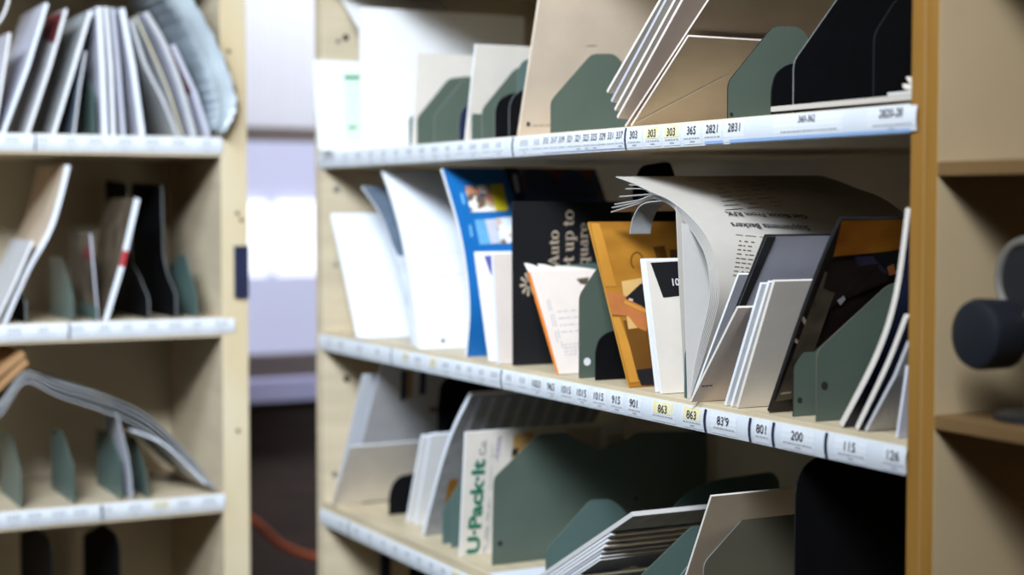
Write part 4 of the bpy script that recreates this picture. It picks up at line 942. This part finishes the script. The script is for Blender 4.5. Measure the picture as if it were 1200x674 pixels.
# bottom
for k, (a, b, c) in enumerate((((25, 583), (24, 555), (13, 508)), ((87, 577), (85, 545), (72, 505)), ((143, 573), (141, 540), (128, 506)), ((173, 572), (170, 552), (158, 512)))):
    divider('shelf_divider', ('leftmost teal divider under the draped newspaper on the left case', 'second teal divider from the left under the draped newspaper', 'third teal divider from the left under the draped newspaper', 'rightmost teal divider under the draped newspaper')[k],
            Lf, 'bot', [a, b, c, (c[0] - 12, c[1] - 2)], .012, 'teal', edge='green', group=GLD)
dn = empty('newspaper', Lf.W(.01, Lf.hit(120, 560, .01)[0], .789)); tag(dn, 'grey newspaper draped like an arch over the dividers on the left case', 'newspaper', 'newspapers in the left case')
for k in range(4):
    o_ = k * 4.0
    q = Slab(Lf, 'bot', [(-25, 500 + o_), (4, 470 + o_), (30, 436 + o_), (70, 449 + o_ * 1.3), (120, 463 + o_ * 1.5), (165, 482 + o_ * 1.5), (205, 515 + o_ * 1.3), (238, 553 + o_ * .7), (256, 576)], -.004 + .002 * k, .27, .0016, M['newsgrey'], M['grey'] if k % 2 else M['newsgrey'], curved=True, snap=False)
    mb = MB(); q.body(mb); mb.build('page', dn, smooth=True)
q = Slab(Lf, 'bot', [(155, 571), (150, 530), (136, 484)], .002, .12, .0016, M['lav'], M['grey'], curved=True); mb = MB(); q.body(mb); mb.build('page', dn, smooth=True)
q = Slab(Lf, 'bot', [(240, 568), (195, 524), (156, 506)], .0, .12, .003, M['bluewhite'], M['bluewhite'], curved=True, snap=False); mb = MB(); q.body(mb); mb.build('page', dn, smooth=True)
# parcel on the newspaper
for k, (a, b, t) in enumerate((((-20, 478), (35, 426), .012), ((-22, 462), (31, 417), .010))):
    left('parcel', ('lower of two brown kraft mailers lying on the draped newspaper', 'upper of two brown kraft mailers lying on the draped newspaper')[k], 'parcel', 'bot', [a, b], -.008, .012, 'kraft', 'kraft', inset=0., snap=False) if False else None
    P = [Lf.hit(*a, 0.), Lf.hit(*b, 0.)]
    q = Slab(Lf, 'bot', [a, b], 0., .20, -t, M['kraft'], M['kraft'], snap=False); mb = MB(); q.body(mb)
    o = mb.build('parcel', bevel=.002); tag(o, ('lower of two brown kraft mailers lying on the draped newspaper', 'upper of two brown kraft mailers lying on the draped newspaper')[k], 'parcel', 'kraft mailers')
for k, (a, pts_) in enumerate(((0, [(62, 760), (62, 645), (55, 628), (42, 618), (15, 616)]), (1, [(141, 755), (141, 640), (134, 625), (120, 614), (78, 612)]))):
    divider('shelf_divider', ('black rounded divider below the bottom left shelf, left one', 'black rounded divider below the bottom left shelf, right one')[k], Lf, 'low', pts_, .03, 'blackmetal', edge='black', group=GLD)

wp = [Lf.W(.012, l, z) for l, z in catmull([Lf.hit(x, y, -.012) for x, y in ((-14, 42), (-6, 28), (2, 24), (9, 12), (14, -6), (15, -22))] + [(.516, 1.7096)])]
mb = MB(); mb.tube(wp, .0022, M['white'], 8)
tag(mb.build('wire', smooth=True), 'thin white wire hooking down at the top left corner', 'wire')


# ------------------------------------------------------------------ light
def area(name, loc, target, sx, sy, power, col):
    ld = bpy.data.lights.new(name, 'AREA'); ld.shape = 'RECTANGLE'; ld.size = sx; ld.size_y = sy; ld.energy = power; ld.color = col
    o = bpy.data.objects.new(name, ld); C.objects.link(o); o.location = loc
    o.rotation_euler = (Vector(target) - Vector(loc)).to_track_quat('-Z', 'Y').to_euler(); return o
area('ceiling_lamp_far', (-.55, 1.6, 2.5), (1.0, 2.85, .85), .9, .5, 27, (.74, .87, 1.0)).data.spread = math.radians(115)
area('ceiling_lamp_middle', (-.35, .35, 2.6), (1.0, 2.9, .95), .9, .5, 56, (.84, .92, 1.0)).data.spread = math.radians(84)
area('warm_fill_near', (.0, .0, 2.62), (1.1, 1.3, 1.0), .8, .4, 9, (1.0, .84, .66))  # weak warm fill added from the near side
area('fill_back', (1.9, 3.7, 2.62), (1.6, 4.5, 1.4), .6, .4, 66, (.95, .96, 1.0))  # fill added to brighten the back wall and the window shade
w = bpy.data.worlds.new('world'); scn.world = w; w.use_nodes = True
bg = w.node_tree.nodes['Background']; bg.inputs[0].default_value = (.80, .84, 1.0, 1); bg.inputs[1].default_value = 2.5

vs_ = scn.view_settings; vs_.view_transform = 'Standard'; vs_.look = 'None'; vs_.exposure = -0.68; vs_.gamma = 1.0; vs_.use_curve_mapping = False
for o in bpy.data.objects:
    if '_o' in o: del o['_o']
